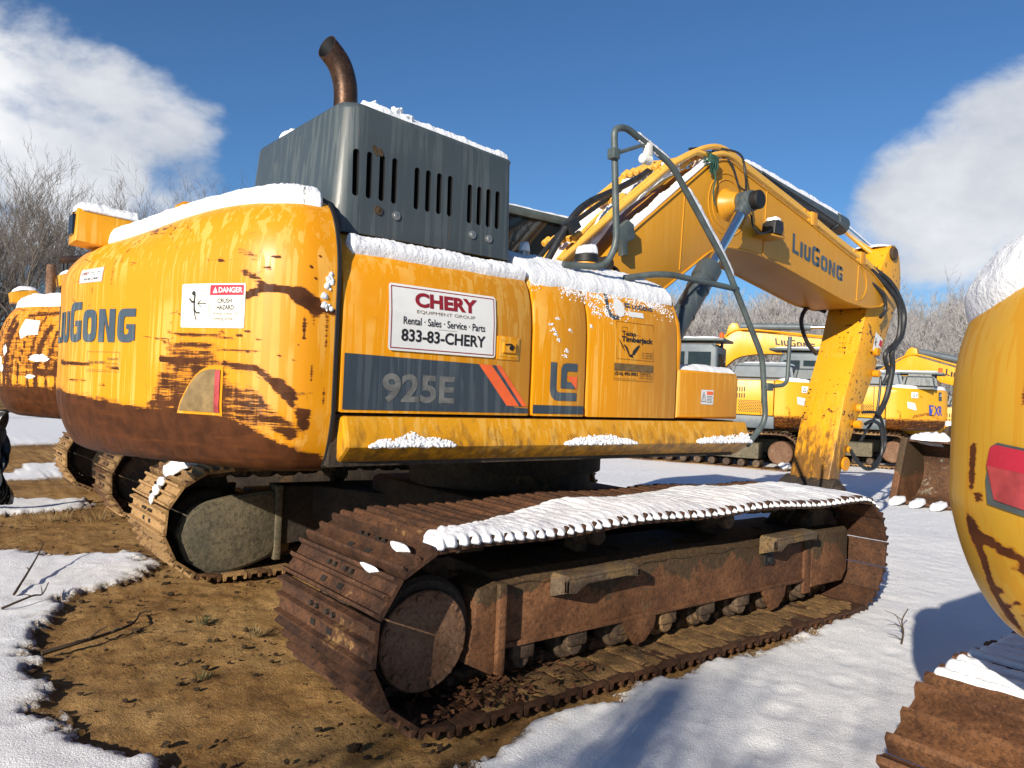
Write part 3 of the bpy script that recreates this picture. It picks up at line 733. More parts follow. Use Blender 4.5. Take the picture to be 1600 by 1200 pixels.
# ------------------------------------------------------------------ the big yellow excavator in the middle
EX = thing('excavator', 'big weathered yellow excavator in the centre with dealer sign on its side door', 'excavator')
G2, TW = 1.57, .97
def side_y(z):
    T = [(1.40, -1.405), (1.43, -1.405), (1.70, -1.405), (1.95, -1.40), (2.08, -1.385), (2.18, -1.355), (2.25, -1.31), (2.30, -1.25), (2.34, -1.18), (2.44, -.9)]
    for a, b in zip(T[:-1], T[1:]):
        if a[0] <= z <= b[0]: return lerp(a[1], b[1], (z-a[0])/(b[0]-a[0]))
    return T[0][1] if z < 1.4 else T[-1][1]
def side_map(u, v, l): return (u, side_y(v)-.0035-l, v)
def panel(name, x0, x1, z0=1.43, mat='yellow', bev=.012, ztop=2.44):
    prof = [(-1.405, z0), (-1.405, 1.70), (-1.40, 1.95), (-1.392, 2.03), (-1.385, 2.08), (-1.355, 2.18), (-1.31, 2.25), (-1.25, 2.30), (-1.18, 2.34), (-.9, ztop), (-.85, ztop), (-.85, z0)]
    mb = MB(); mb.prism(prof, 'x', x0, x1, 0, bev, 2); return mb.build(name, M[mat], EX, True, 30)

def build_upper():
    # dark core behind the panel gaps
    mb = MB(); mb.box((-2.14, -1.37, 1.16), (1.15, 1.30, 1.42)); mb.box((-2.14, -1.30, 1.40), (.40, -.8, 2.22)); mb.box((-2.14, -.85, 1.40), (-.35, 1.30, 2.25))
    mb.cyl((0, 0, .62), (0, 0, 1.16), .72, 40); mb.cyl((0, 0, .98), (0, 0, 1.10), .80, 48)
    mb.build('upper_frame', M['darksteel'], EX)
    d1 = panel('side_door', -2.115, -.905); panel('side_door', -.885, -.455); tk = panel('fuel_tank', -.437, .425)
    # front edge cover of the tank
    mb = MB(); mb.prism([(-1.395, 1.76), (-1.40, 1.95), (-1.375, 2.10), (-1.30, 2.26), (-1.2, 2.31), (-1.0, 2.31), (-1.0, 1.76)], 'x', .432, .475, 0, .012); mb.build('tank_edge_cover', M['yellow'], EX, True, 30)
    mb = MB(); mb.prism([(.445, 1.432), (1.155, 1.432), (1.155, 1.735), (1.13, 1.775), (.445, 1.775)], 'y', -1.405, -.72, 0, .025, 3); mb.build('tool_box', M['yellow'], EX, True, 35)
    # top deck behind the hood and left side covers
    mb = MB(); mb.box((-2.12, -.9, 2.28), (-.3, 1.0, 2.40), 0, .03); mb.box((-2.12, .75, 1.43), (-.35, 1.40, 2.36), 0, .05); mb.build('left_side_cover', M['yellow'], EX, True, 35)
    # sill beam under the doors
    prof = [(-1.405, 1.412), (-1.418, 1.410), (-1.424, 1.402), (-1.466, 1.278), (-1.468, 1.262), (-1.455, 1.248), (-1.375, 1.185), (-1.335, 1.165), (-1.2, 1.145), (-1.2, 1.412)]
    mb = MB(); mb.prism(prof, 'x', -2.10, 1.25, 0, .02, 2); mb.build('sill_beam', M['yellow_skirt'], EX, True, 22)
    # counterweight
    sh = Shell(1.13, 2.50, .30, .15, .44, .28, drop=.15); cw = put('counterweight', sh.mesh(main_rust), M['yellow_cw'], EX, True, 50)
    mb = MB()
    P = [sh.at(.012, z, .004) for z in [1.16+.05*i for i in range(28)]]
    mb.tube([p+Vector((.020, .010, 0)) for p in P], .016, 6); mb.build('seam', M['black'], EX)
    def cm(s0, z0=0): return lambda u, v, l: tuple(sh.at(s0-u, v+z0, .0035+l))
    # lettering and stickers on the counterweight
    D = Decal(); w = .985; D.logo(0, 1.733, w, .218, 0, 0, gap=.10); D.build('lettering', cm(2.125), M['letter'], cw, .04)
    D = Decal(); W, H = .385, .215
    D.rrect(0, 0, W, H, .010, 0); D.rect(.180, .158, .376, .207, 1, .001)
    D.poly([(.195, .168), (.225, .168), (.210, .198)], 3, .002); D.text('DANGER', .231, .170, .138, .026, 3, .002, .02)
    D.text('CRUSH', .225, .120, .085, .022, 2, .001, .02); D.text('HAZARD', .222, .088, .102, .022, 2, .001, .02)
    D.text('Keep clear of', .205, .060, .145, .016, 4, .001); D.text('swing area.', .205, .034, .120, .018, 4, .001)
    D.rect(.1775, .02, .1795, .2, 4, .001)
    for y, a, b in ((.175, .125, .17), (.155, .115, .17), (.12, .06, .17), (.09, .03, .10), (.06, .02, .10), (.045, .02, .17)): D.rect(a, y, b, y+.0015, 4, .001)
    D.line([(.085, .16), (.082, .12), (.085, .085)], .010, 2, .001); D.line([(.052, .14), (.068, .126), (.086, .128)], .009, 2, .001); D.line([(.085, .088), (.098, .072), (.118, .072)], .008, 2, .001)
    D.line([(.082, .088), (.09, .06), (.10, .035)], .006, 2, .001); D.line([(.155, .118), (.105, .118)], .004, 2, .001); D.line([(.125, .135), (.104, .118), (.125, .102)], .004, 2, .001)
    D.poly([(.077+.012*math.cos(a*.7), .168+.012*math.sin(a*.7)) for a in range(9)], 2, .001)
    D.build('warning_sticker', cm(.825, 1.812), [M['white_grime'], M['red'], M['ink'], M['white'], M['inkfaint']], cw, .03)
    D = Decal(); D.rrect(0, 0, .24, .115, .006, 0); D.frame(.004, .004, .236, .111, .002, 2, .001); D.text('CHERY', .02, .062, .085, .026, 1, .001, .03); D.text('EQUIPMENT GROUP', .02, .046, .085, .008, 2, .001)
    D.text('Rental  Sales', .125, .074, .095, .014, 2, .001); D.text('Service  Parts', .125, .053, .095, .014, 2, .001); D.text('833-83-CHERY', .06, .018, .155, .019, 2, .001, .02)
    D.build('dealer_sticker', cm(1.665, 2.07), [M['white'], M['maroon'], M['ink']], cw, .03, .04)
    D = Decal(); D.frame(0, 0, .285, .105, .0018, 0); D.text('FORKLIFTS', .19, .062, .085, .012, 0, 0, .02); D.text('(516) 493-9951', .01, .036, .16, .020, 0, 0, .02); D.text('PARTS - RENTALS', .18, .024, .095, .009, 0); D.text('SALES - SERVICE', .18, .040, .095, .009, 0)
    D.text('Hauppauge, New York', .02, .006, .24, .007, 0); D.build('phone_sticker', cm(1.535, 1.578), M['inkfaint'], cw, .04)
    # rear light in its frame
    def qp(k, n=9): return [(.02-k, -k), (.275+k, -k), (.275+k, .205+k*1.2)]+[(lerp(.02-k, .275+k, 1-t)-.015*math.sin(PI*t), lerp(.205+k*1.2, 0, t)+(.205+k)*.36*math.sin(PI*t)-k*.3*t) for t in [i/n for i in range(1, n)]]
    D = Decal(); D.poly(qp(.014), 0); D.poly(qp(0), 1, .004); D.poly([(.245, 0), (.275, 0), (.275, .205), (.245, .20)], 2, .006)
    D.build('rear_light', cm(.835, 1.405), [M['yellow'], M['lens_dull'], M['lens']], cw, .04, .05)
    # lifting lugs and the lamp housing on the top left of the counterweight
    mb = MB(); mb.prism([(-3.07, 2.29), (-2.86, 2.27), (-2.72, 2.46), (-3.06, 2.475)], 'y', -.06, .16, 0, .018, 2); o = mb.build('lamp_housing', M['yellow_skirt'], EX, True, 35)
    mb = MB(); mb.box((-3.078, -.01, 2.335), (-3.06, .115, 2.445)); mb.build('lamp', M['glass'], o)
    mb = MB(); mb.prism([(-2.55, 2.40), (-2.38, 2.40), (-2.40, 2.49), (-2.44, 2.52), (-2.49, 2.52), (-2.53, 2.49)], 'y', .02, .07, 0, .008); mb.v = [(x, y, z+.11) for x, y, z in mb.v]; mb.build('lifting_lug', M['yellow'], EX, True)
    return sh, cw, d1
SH, CW, DOOR = build_upper()
def door_decals():
    # dealer sign
    D = Decal(); x0, x1, z0, z1 = -1.865, -1.178, 1.752, 2.098; D.rrect(x0, z0, x1, z1, .018, 0, .006); D.frame(x0+.012, z0+.012, x1-.012, z1-.012, .005, 1, .0075)
    w = x1-x0; D.text('CHERY', x0+.155, z0+.235, .40, .078, 1, .008, .045); D.text('EQUIPMENT GROUP', x0+.165, z0+.200, .375, .020, 3, .008, -.005)
    D.text('Rental \u00b7 Sales \u00b7 Service \u00b7 Parts', x0+.085, z0+.140, .525, .040, 2, .008, .012); D.rect(x0+.30, z0+.127, x0+.42, z0+.1285, 3, .008)
    D.text('833-83-CHERY', x0+.075, z0+.052, .54, .064, 2, .008, .025)
    s = D.build('dealer_sign', side_map, [M['white'], M['maroon'], M['ink'], M['inkfaint']], DOOR, None, .05)
    # model band with slanted stripes
    D = Decal(); D.poly([(-2.10, 1.445), (-.915, 1.445), (-.915, 1.472), (-1.02, 1.477), (-1.285, 1.712), (-2.10, 1.722)], 0)
    D.poly([(-1.285, 1.712), (-1.195, 1.711), (-.985, 1.485), (-1.075, 1.485)], 1, .001); D.poly([(-1.165, 1.711), (-1.130, 1.711), (-.925, 1.485), (-.962, 1.485)], 1, .001)
    D.poly([(-1.195, 1.711), (-1.165, 1.711), (-.962, 1.485), (-.985, 1.485)], 0, .001)
    D.text('925E', -1.885, 1.485, .445, .150, 2, .002, .03)
    D.build('model_band', side_map, [M['band'], M['orange'], M['ghost']], DOOR)
    # latch: recessed square with a pull, its inner shading painted in duller yellow
    mb = MB(); mb.box((-1.165, -1.412, 1.745), (-1.000, -1.400, 1.880), 0, .006); lt = mb.build('latch', M['yellow'], DOOR, True, 30)
    mb = MB(); mb.box((-1.145, -1.4145, 1.765), (-1.02, -1.411, 1.862)); mb.build('latch_recess_shade', M['yellow_skirt'], lt)
    mb = MB(); mb.box((-1.13, -1.428, 1.785), (-1.035, -1.413, 1.845), 0, .006); mb.build('latch_pull', M['yellow'], lt)
    mb = MB(); mb.cyl((-1.075, -1.433, 1.815), (-1.075, -1.426, 1.815), .014, 12); mb.tube(fillet([(-1.12, -1.431, 1.832), (-1.08, -1.431, 1.838), (-1.055, -1.431, 1.82)], .01), .004, 6); mb.build('lock', M['black'], lt)
    # emblem on the narrow door
    nd = [o for o in EX.children if o.name.startswith('side_door')][1]
    D = Decal(); a, b, c, d = -.750, -.530, 1.525, 1.755
    D.poly([(a, d), (a, c+.06), (a+.012, c+.025), (a+.035, c+.006), (a+.06, c), (b, c), (b, c+.05), (a+.075, c+.05), (a+.058, c+.055), (a+.05, c+.07), (a+.05, d)], 0)
    D.poly([(b, d), (a+.13, d), (a+.10, d-.008), (a+.085, d-.035), (a+.085, c+.075), (b-.01, c+.075), (b-.04, c+.115), (b-.08, c+.115), (b-.08, c+.118), (a+.132, c+.118), (a+.132, d-.06), (a+.142, d-.048), (b, d-.048)], 0, .0005)
    D.poly([(b-.085, c+.150), (b, c+.150), (b, c+.068)], 1, .001)
    D.build('emblem', side_map, [M['letter'], M['orange']], nd)
    D = Decal(); D.rect(-.878, 1.445, -.465, 1.495, 0); D.build('dark_band', side_map, M['band'], nd)
    # stickers on the fuel tank
    tk = [o for o in EX.children if o.name.startswith('fuel_tank')][0]
    D = Decal(); arc = [(-.245+.07*math.cos(math.radians(q))*.8+.02, 2.155+.085*math.sin(math.radians(q))) for q in range(75, 300, 18)]
    D.line([(-.215, 2.245), (-.238, 2.22), (-.25, 2.18), (-.252, 2.13), (-.235, 2.09), (-.205, 2.075), (-.17, 2.078)], .026, 1)
    D.poly([(-.145+.052*math.cos(i*.4), 2.145+.062*math.sin(i*.4)) for i in range(16)], 0, .001)
    D.logo(-.015, 2.15, .20, .034, 1, .001); D.rect(-.085, 2.155, -.035, 2.185, 1, .001); D.rect(-.072, 2.165, -.035, 2.171, 3, .0015); D.rect(-.06, 2.094, .085, 2.129, 0, .001)
    D.build('emission_sticker', side_map, [M['white'], M['letter'], M['ink'], M['yellow']], tk, None, .03)
    D = Decal(); x0, x1, z0, z1 = -.185, .178, 1.81, 2.055; D.frame(x0, z0, x1, z1, .002, 0)
    D.text('Texas', -.135, 1.965, .13, .030, 0, 0, .025); D.text('Timberjack', -.142, 1.915, .305, .046, 0, 0, .035)
    tx = [(-.13, 2.02), (-.085, 2.02), (-.085, 1.995)]; D.line(tx+[(-.085, 2.02)], .0018, 0); D.line([(-.13, 2.02), (-.13, 1.985)], .0018, 0); D.line([(-.085, 1.995), (.0, 1.975), (.04, 1.972)], .0015, 0)
    D.poly([(-.172, 1.945), (-.155, 1.93), (-.12, 1.885), (-.105, 1.862), (-.115, 1.868), (-.14, 1.895)], 0); D.poly([(-.145, 1.886), (-.115, 1.900), (-.088, 1.862), (-.066, 1.832), (-.05, 1.83), (-.068, 1.856), (-.085, 1.888), (-.11, 1.907)], 0)
    D.poly([(-.068, 1.832), (-.025, 1.822), (-.035, 1.842), (-.05, 1.846)], 0); D.poly([(-.04, 1.842), (-.03, 1.87), (.0, 1.895), (.028, 1.912), (.035, 1.905), (.005, 1.868), (-.02, 1.842)], 0)
    for k, s in enumerate(('Sales  956-0-2987', 'Parts  866-0890', 'Fax  803-6350')): D.text(s, .055, 1.856-.016*k, .108, .010, 0)
    D.build('dealer_sticker', side_map, M['inkfaint'] if False else M['ink'], tk)
    D = Decal(); x0, x1, z0, z1 = -.205, .175, 1.672, 1.782; D.frame(x0, z0, x1, z1, .002, 0); D.rect(x0+.003, z1-.048, x1-.003, z1-.003, 1)
    D.text('(516) 493-9951', x0+.01, z0+.026, .215, .030, 0, 0, .03); D.text('FORKLIFTS', x0+.25, z1-.065, .10, .011, 0, 0, .02); D.text('SALES - SERVICE', x0+.245, z0+.032, .125, .010, 0); D.text('PARTS - RENTALS', x0+.245, z0+.016, .125, .010, 0); D.text('Hauppauge, New York', x0+.01, z0+.008, .20, .007, 0)
    D.build('phone_sticker', side_map, [M['ink'], M['inkfaint']], tk)
    bx = [o for o in EX.children if o.name.startswith('tool_box')][0]
    D = Decal(); D.rrect(.70, 1.535, .845, 1.640, .005, 0); D.rect(.765, 1.605, .838, 1.63, 1, .001)
    tri = [(.706, 1.555), (.757, 1.555), (.7315, 1.622)]; D.line(tri+[tri[0]], .004, 2, .001); D.line([(.7315, 1.60), (.7315, 1.578)], .005, 2, .001); D.line([(.7315, 1.570), (.7315, 1.566)], .005, 2, .001)
    for k in range(5): D.rect(.768, 1.548+.011*k, .835-.006*(k % 3), 1.5525+.011*k, 3, .001)
    D.build('warning_sticker', lambda u, v, l: (u, -1.4085-l, v), [M['white'], M['orange'], M['ink'], M['ghost']], bx)
door_decals()
# ------------------------------------------------------------------ engine hood, exhaust, cab, rails
def build_hood():
    x0, x1, y0, y1, z0, z1 = -2.10, -.93, -1.20, .16, 2.36, 3.02
    bm = bmesh.new(); bmesh.ops.create_cube(bm, size=1)
    for v in bm.verts:
        v.co = Vector(((x0+x1)/2+v.co.x*(x1-x0), (y0+y1)/2+v.co.y*(y1-y0), (z0+z1)/2+v.co.z*(z1-z0)))
        if v.co.z > 2.6: v.co.y += .015 if v.co.y < -.6 else -.05; v.co.x += .05 if v.co.x < -1.5 else -.012; v.co.z += .045 if v.co.x < -1.5 else -.035
    vert = [e for e in bm.edges if abs(e.verts[0].co.z-e.verts[1].co.z) > .3 and e.verts[0].co.x < -1.5]
    bmesh.ops.bevel(bm, geom=vert, offset=.13, segments=7, affect='EDGES', profile=.5)
    top = [e for e in bm.edges if e.verts[0].co.z > 2.6 and e.verts[1].co.z > 2.6]
    bmesh.ops.bevel(bm, geom=top, offset=.045, segments=4, affect='EDGES', profile=.5)
    v3 = [e for e in bm.edges if abs(e.verts[0].co.z-e.verts[1].co.z) > .3 and e.verts[0].co.x > -1.2]
    bmesh.ops.bevel(bm, geom=v3, offset=.03, segments=3, affect='EDGES', profile=.5)
    mb = MB(); mb.bm(bm); h = mb.build('engine_hood', M['grey'], EX, True, 30)
    cb = MB()
    for g0, n, st, za, zb in ((-1.975, 4, .076, 2.57, 2.785), (-1.605, 4, .0735, 2.565, 2.765), (-1.245, 4, .068, 2.55, 2.745)):
        for k in range(n):
            x = g0+k*st; P = [(x+.0165*math.cos(a), za+.0165*math.sin(a)) for a in [PI+PI*i/8 for i in range(9)]]+[(x+.0165*math.cos(a), zb+.0165*math.sin(a)) for a in [PI*i/8 for i in range(9)]]
            cb.prism(P, 'y', -1.30, -1.03)
    c = cb.build('cutter', M['black'])  # slot walls coloured black to stand for the shade inside
    md = h.modifiers.new('b', 'BOOLEAN'); md.object = c; md.solver = 'EXACT'; md.operation = 'DIFFERENCE'
    md.material_mode = 'TRANSFER'
    dg = bpy.context.evaluated_depsgraph_get(); dg.update(); me = bpy.data.meshes.new_from_object(h.evaluated_get(dg), depsgraph=dg)
    h.modifiers.clear(); h.data = me; bpy.data.objects.remove(c)
    me.set_sharp_from_angle(angle=math.radians(30))
    mb = MB()
    for x, z, m in ((-1.84, 2.50, 1), (-1.73, 2.49, 0), (-1.22, 2.47, 0), (-1.10, 2.465, 0)):
        mb = MB(); mb.ball((x, -1.20, z), .019, m, 2, (1, .5, 1)); mb.cyl((x, -1.19, z), (x, -1.205, z), .024, 12, m); mb.build('hood_bolt', [M['steel'], M['frame']], h, True, 40)
    D = Decal(); D.poly([(-1.89, 2.835), (-1.87, 2.845), (-1.86, 2.83), (-1.835, 2.835), (-1.82, 2.815), (-1.825, 2.79), (-1.845, 2.80), (-1.86, 2.785), (-1.875, 2.80)], 0)
    D.build('rust_spot', lambda u, v, l: (u, -1.2015+.015*(v-2.33)/.65-.002, v), M['frame'], h)
    # exhaust: swept pipe with a slanted mouth
    pts = catmull([(-1.855, -.78, 2.95), (-1.855, -.78, 3.10), (-1.855, -.78, 3.22), (-1.868, -.778, 3.31), (-1.905, -.772, 3.40), (-1.975, -.76, 3.475)], 6)
    n = len(pts); seg = 30; nn = Vector((-.86, -.20, .30)).normalized()
    def horn(r, mi):
        q = MB(); q.tube(pts, r, seg, mi, False)
        for i in range(n):
            t = (pts[min(i+1, n-1)]-pts[max(i-1, 0)]).normalized()
            for k in range(seg):
                p = Vector(q.v[i*seg+k]); d = (p-pts[-1]).dot(nn)
                if d > 0: q.v[i*seg+k] = tuple(p-t*(d/max(.3, t.dot(nn))))
        for k in range(seg):
            p = Vector(q.v[(n-1)*seg+k]); t = (pts[-1]-pts[-2]).normalized(); q.v[(n-1)*seg+k] = tuple(p-t*((p-pts[-1]).dot(nn)/max(.3, t.dot(nn))))
        return q
    mb = horn(.068, 0); inner = horn(.062, 1); base = len(mb.v); o0 = (n-1)*seg
    mb.add(inner.v, [f[::-1] for f in inner.f], 1); mb.f += [[o0+k, o0+(k+1) % seg, base+o0+(k+1) % seg, base+o0+k] for k in range(seg)]; mb.m += [0]*seg
    mb.build('exhaust_pipe', [M['exhaust'], M['black']], EX, True, 50)
    mb = MB(); mb.cyl((-1.855, -.78, 2.98), (-1.855, -.78, 3.06), .095, 24, 0, .01); mb.build('exhaust_collar', M['grey'], EX, True, 40)
build_hood()

def build_cab():
    mb = MB(); mb.box((.20, .42, 3.12), (1.95, 1.46, 3.21), 0, .035); mb.box((.22, .44, 1.43), (1.9, 1.44, 1.95), 0, .03)
    for x, y in ((.26, .46), (.26, 1.40), (1.82, .46), (1.82, 1.40), (1.0, .46), (1.0, 1.40)): mb.box((x-.035, y-.035, 1.9), (x+.035, y+.035, 3.14), 0, .012)
    c = mb.build('cab', M['rail'], EX, True, 30)
    mb = MB(); mb.box((.27, .455, 1.95), (1.85, .47, 3.12)); mb.box((.27, 1.40, 1.95), (1.85, 1.415, 3.12)); mb.box((.25, .48, 1.95), (.265, 1.38, 3.12)); mb.box((1.84, .48, 1.95), (1.855, 1.38, 3.12)); mb.build('cab_window', M['glass'], c)
    # filler caps and breather on the deck
    mb = MB(); mb.cyl((-.62, -.95, 2.30), (-.62, -.95, 2.50), .035, 20, 0, .005); mb.build('filler_neck', M['steel'], EX, True)
    mb = MB(); mb.cyl((-.12, -1.02, 2.28), (-.12, -1.02, 2.50), .075, 24, 0, .008); o = mb.build('breather', M['yellow'], EX, True)
    mb = MB(); mb.cyl((-.12, -1.02, 2.47), (-.12, -1.02, 2.54), .082, 24, 0, .012); mb.build('breather_cap', M['black'], o, True)
build_cab()

RAIL1 = fillet([(-.50, -1.20, 2.395), (-.22, -1.30, 2.405), (-.15, -1.33, 2.56), (-.24, -1.35, 3.30), (-.13, -1.35, 3.335), (.33, -1.36, 3.19), (.96, -1.38, 2.585), (1.44, -1.41, 1.92), (1.505, -1.42, 1.42), (1.30, -1.40, 1.235)], .09, 7)
def build_rail():
    mb = MB(); mb.tube(RAIL1, .0225, 12); r = mb.build('hand_rail', M['rail'], EX, True)
    mb = MB(); mb.tube(fillet([(.05, -1.22, 2.375), (.32, -1.34, 2.435), (1.11, -1.39, 2.41)], .18, 7), .022, 12); mb.build('lower_rail', M['rail'], EX, True)
    mb = MB(); mb.tube([(-.235, -1.35, 3.135), (.10, -1.355, 3.285)], .013, 8); mb.box((-.265, -1.385, 3.10), (-.205, -1.32, 3.17), 0, .008); mb.build('cross_bar', M['rail'], r, True, 40)
    mb = MB(); mb.box((.055, -1.385, 3.19), (.105, -1.335, 3.275), 0, .006); mb.cyl((.02, -1.36, 3.165), (.11, -1.36, 3.165), .033, 14, 0, .008); mb.build('rail_lamp', M['white_grime'], r, True, 40)
    mb = MB(); mb.tube(fillet([(1.50, -1.42, 1.69), (1.72, -1.46, 1.715), (1.735, -1.46, 2.10)], .07, 6), .016, 10); mb.box((1.465, -1.455, 1.66), (1.545, -1.39, 1.72), 0, .008); mb.build('mirror_bracket', M['rail'], r, True, 40)
build_rail()

# ------------------------------------------------------------------ boom, stick, cylinders, pipes and hoses
UP = [(.05, 1.95), (1.0, 2.93), (1.68, 3.46), (2.11, 3.80), (2.30, 3.88), (2.45, 3.89), (2.59, 3.84), (3.75, 3.57), (4.75, 3.31), (5.30, 3.19), (5.60, 3.05)]
LO = [(5.66, 2.88), (5.56, 2.80), (5.2, 2.75), (4.69, 2.78), (3.32, 3.02), (2.8, 3.07), (2.42, 3.06), (2.18, 2.99), (1.63, 2.62), (1.2, 2.33), (.4, 1.75)]
def up_at(x):
    for a, b in zip(UP[:-1], UP[1:]):
        if a[0] <= x <= b[0]: return lerp(a[1], b[1], (x-a[0])/(b[0]-a[0]))
    return UP[-1][1]
def up_path(x0, x1, dz, y, n=40, dx=0):
    P = []
    for i in range(n+1):
        x = lerp(x0, x1, i/n); s = up_at(x+.05)-up_at(x-.05); k = 1/math.hypot(.1, s); P.append(Vector((x-s*k*dz+dx, y, up_at(x)+.1*k*dz)))
    # soften
    for _ in range(3): P = [P[0]]+[(P[i-1]+P[i]*2+P[i+1])/4 for i in range(1, n)]+[P[-1]]
    return P
def build_boom():
    hw = .33
    up = [(p.x, p.z) for p in fillet([Vector((x, 0, z)) for x, z in UP], .22, 4)]; lo = [(p.x, p.z) for p in fillet([Vector((x, 0, z)) for x, z in LO], .12, 4)]
    mb = MB(); mb.prism(up+lo, 'y', -hw, hw, 0, .012, 2); b = mb.build('boom', M['yellow_boom'], EX, True, 25)
    # flange plates standing proud along the edges, welded joints, boss rings
    mb = MB()
    for L, o in ((up, 0), (lo, 0)):
        for sgn in (-1, 1):
            P = [Vector((x, sgn*(hw+.002), z)) for x, z in L]
            mb.tube(P, .012, 6)
    for x, za, zb in ((1.72, 2.74, 3.42), (3.02, 3.06, 3.72), (4.95, 2.80, 3.22)): mb.tube([(x, -hw-.001, za), (x+.03, -hw-.001, zb)], .007, 6)
    bx, bz = 2.40, 3.46
    for r in (.30, .24): mb.tube([(bx+r*math.cos(a), -hw-.001, bz+r*math.sin(a)) for a in [2*PI*i/40 for i in range(41)]], .007, 6, 0, False)
    ring = [(4.98+.20*math.cos(a), -hw-.001, 3.02+.20*math.sin(a)) for a in [-PI/2+PI*i/20 for i in range(21)]]; mb.tube(ring, .008, 6)
    mb.build('weld_seams', M['yellow_boom'], b, True)
    for sgn in (-1, 1):
        mb = MB(); mb.tube([(bx, sgn*hw, bz), (bx, sgn*(hw+.05), bz), (bx, sgn*(hw+.14), bz)], [.16, .125, .095], 28); mb.build('pin_boss', M['yellow_boom'], b, True, 50)
    D = Decal(); D.logo(3.555, 3.165, 1.06, .205, 0)
    k = (3.03-3.15)/(4.6-3.56)
    D.build('lettering', lambda u, v, l: (u, -hw-.004, v+(u-3.555)*k*1.55+.01), M['letter'], b)
    D = Decal()
    for q in ((3.30, 3.33), (3.335, 3.335), (3.36, 3.33), (3.39, 3.325)): D.line([(q[0], q[1]+.04), (q[0]-.012, q[1]), (q[0]+.012, q[1]-.02)], .007, 0)
    D.build('scrawl', lambda u, v, l: (u, -hw-.003, v), M['ink'], b)
    # work light on its bracket
    mb = MB(); mb.box((2.84, -.53, 3.215), (3.10, -.33, 3.235), 0, .004); lb = mb.build('light_bracket', M['yellow_boom'], b, True, 40)
    mb = MB(); mb.prism([(2.90, 3.245), (3.05, 3.245), (3.075, 3.30), (3.06, 3.385), (2.96, 3.39), (2.915, 3.36)], 'y', -.535, -.375, 0, .02, 2); mb.build('work_light', M['rubber'], b, True, 40)
    mb = MB(); mb.tube(catmull([(2.55, -.50, 3.36), (2.56, -.52, 3.25), (2.66, -.53, 3.20), (2.80, -.52, 3.24), (2.93, -.50, 3.30)], 6), .010, 8); mb.build('light_cable', M['rubber'], b, True)
    # tip ears either side of the stick
    return b
BOOM = build_boom()

def build_stick():
    P = [(4.52, .30), (4.68, .83), (4.93, 1.67), (5.23, 2.33), (5.36, 2.73), (5.52, 3.05), (5.80, 3.45), (5.90, 3.58), (5.98, 3.635), (6.08, 3.63), (6.18, 3.52), (6.24, 3.25), (6.22, 2.95), (6.02, 2.70), (5.91, 2.45), (5.65, 2.03), (5.15, 1.24), (4.92, .82), (4.80, .30)]
    P = [(p.x, p.z) for p in fillet([Vector((x, 0, z)) for x, z in P], .10, 4)]
    mb = MB(); mb.prism(P, 'y', -.25, .25, 0, .012, 2); s = mb.build('stick', M['yellow_stick'], EX, True, 25)
    # ribs down the inner face, side bosses, end hub
    mb = MB()
    for y in (-.13, .0, .13): mb.tube([(4.93, y, 1.68), (4.68, y, .84), (4.55, y, .40)], .024, 6)
    mb.build('wear_ribs', M['yellow_stick'], s, True)
    for x, z, r, d in ((5.62, 2.25, .05, .05), (5.60, 1.98, .045, .08), (5.24, 1.55, .05, .06), (5.18, 1.35, .05, .09), (5.05, 1.05, .04, .03), (4.98, .88, .085, .03)):
        mb = MB(); mb.cyl((x, -.25, z), (x, -.25-d, z), r, 16, 0, .008); mb.build('hose_boss', M['yellow'], s, True, 40)
    mb = MB(); mb.cyl((4.70, -.33, .56), (4.70, .33, .56), .16, 26, 0, .02); mb.cyl((4.70, -.40, .56), (4.70, .40, .56), .10, 20, 0, .02); mb.box((4.53, -.24, .0), (4.82, .24, .45), 0, .03); mb.build('stick_end_hub', M['darksteel'], s, True, 40)
    mb = MB(); mb.cyl((5.98, -.29, 3.52), (5.98, .29, 3.52), .085, 24, 0, .015); mb.build('pin', M['frame'], s, True, 40)
    D = Decal(); D.poly([(5.62, 2.50), (5.80, 2.42), (5.70, 2.13), (5.55, 2.28)], 0); D.poly([(5.735, 2.415), (5.79, 2.39), (5.765, 2.31), (5.705, 2.34)], 1, .001); D.line([(5.63, 2.42), (5.62, 2.33)], .02, 2, .001); D.line([(5.66, 2.38), (5.60, 2.36)], .012, 2, .001)
    for k in range(4): D.line([(5.70-.004*k, 2.31-.028*k), (5.745-.012*k, 2.29-.028*k)], .007, 2, .001)
    D.build('warning_sticker', lambda u, v, l: (u, -.2535-l, v), [M['white'], M['red'], M['ink']], s)
    # white hooked hoses
    return s
STICK = build_stick()

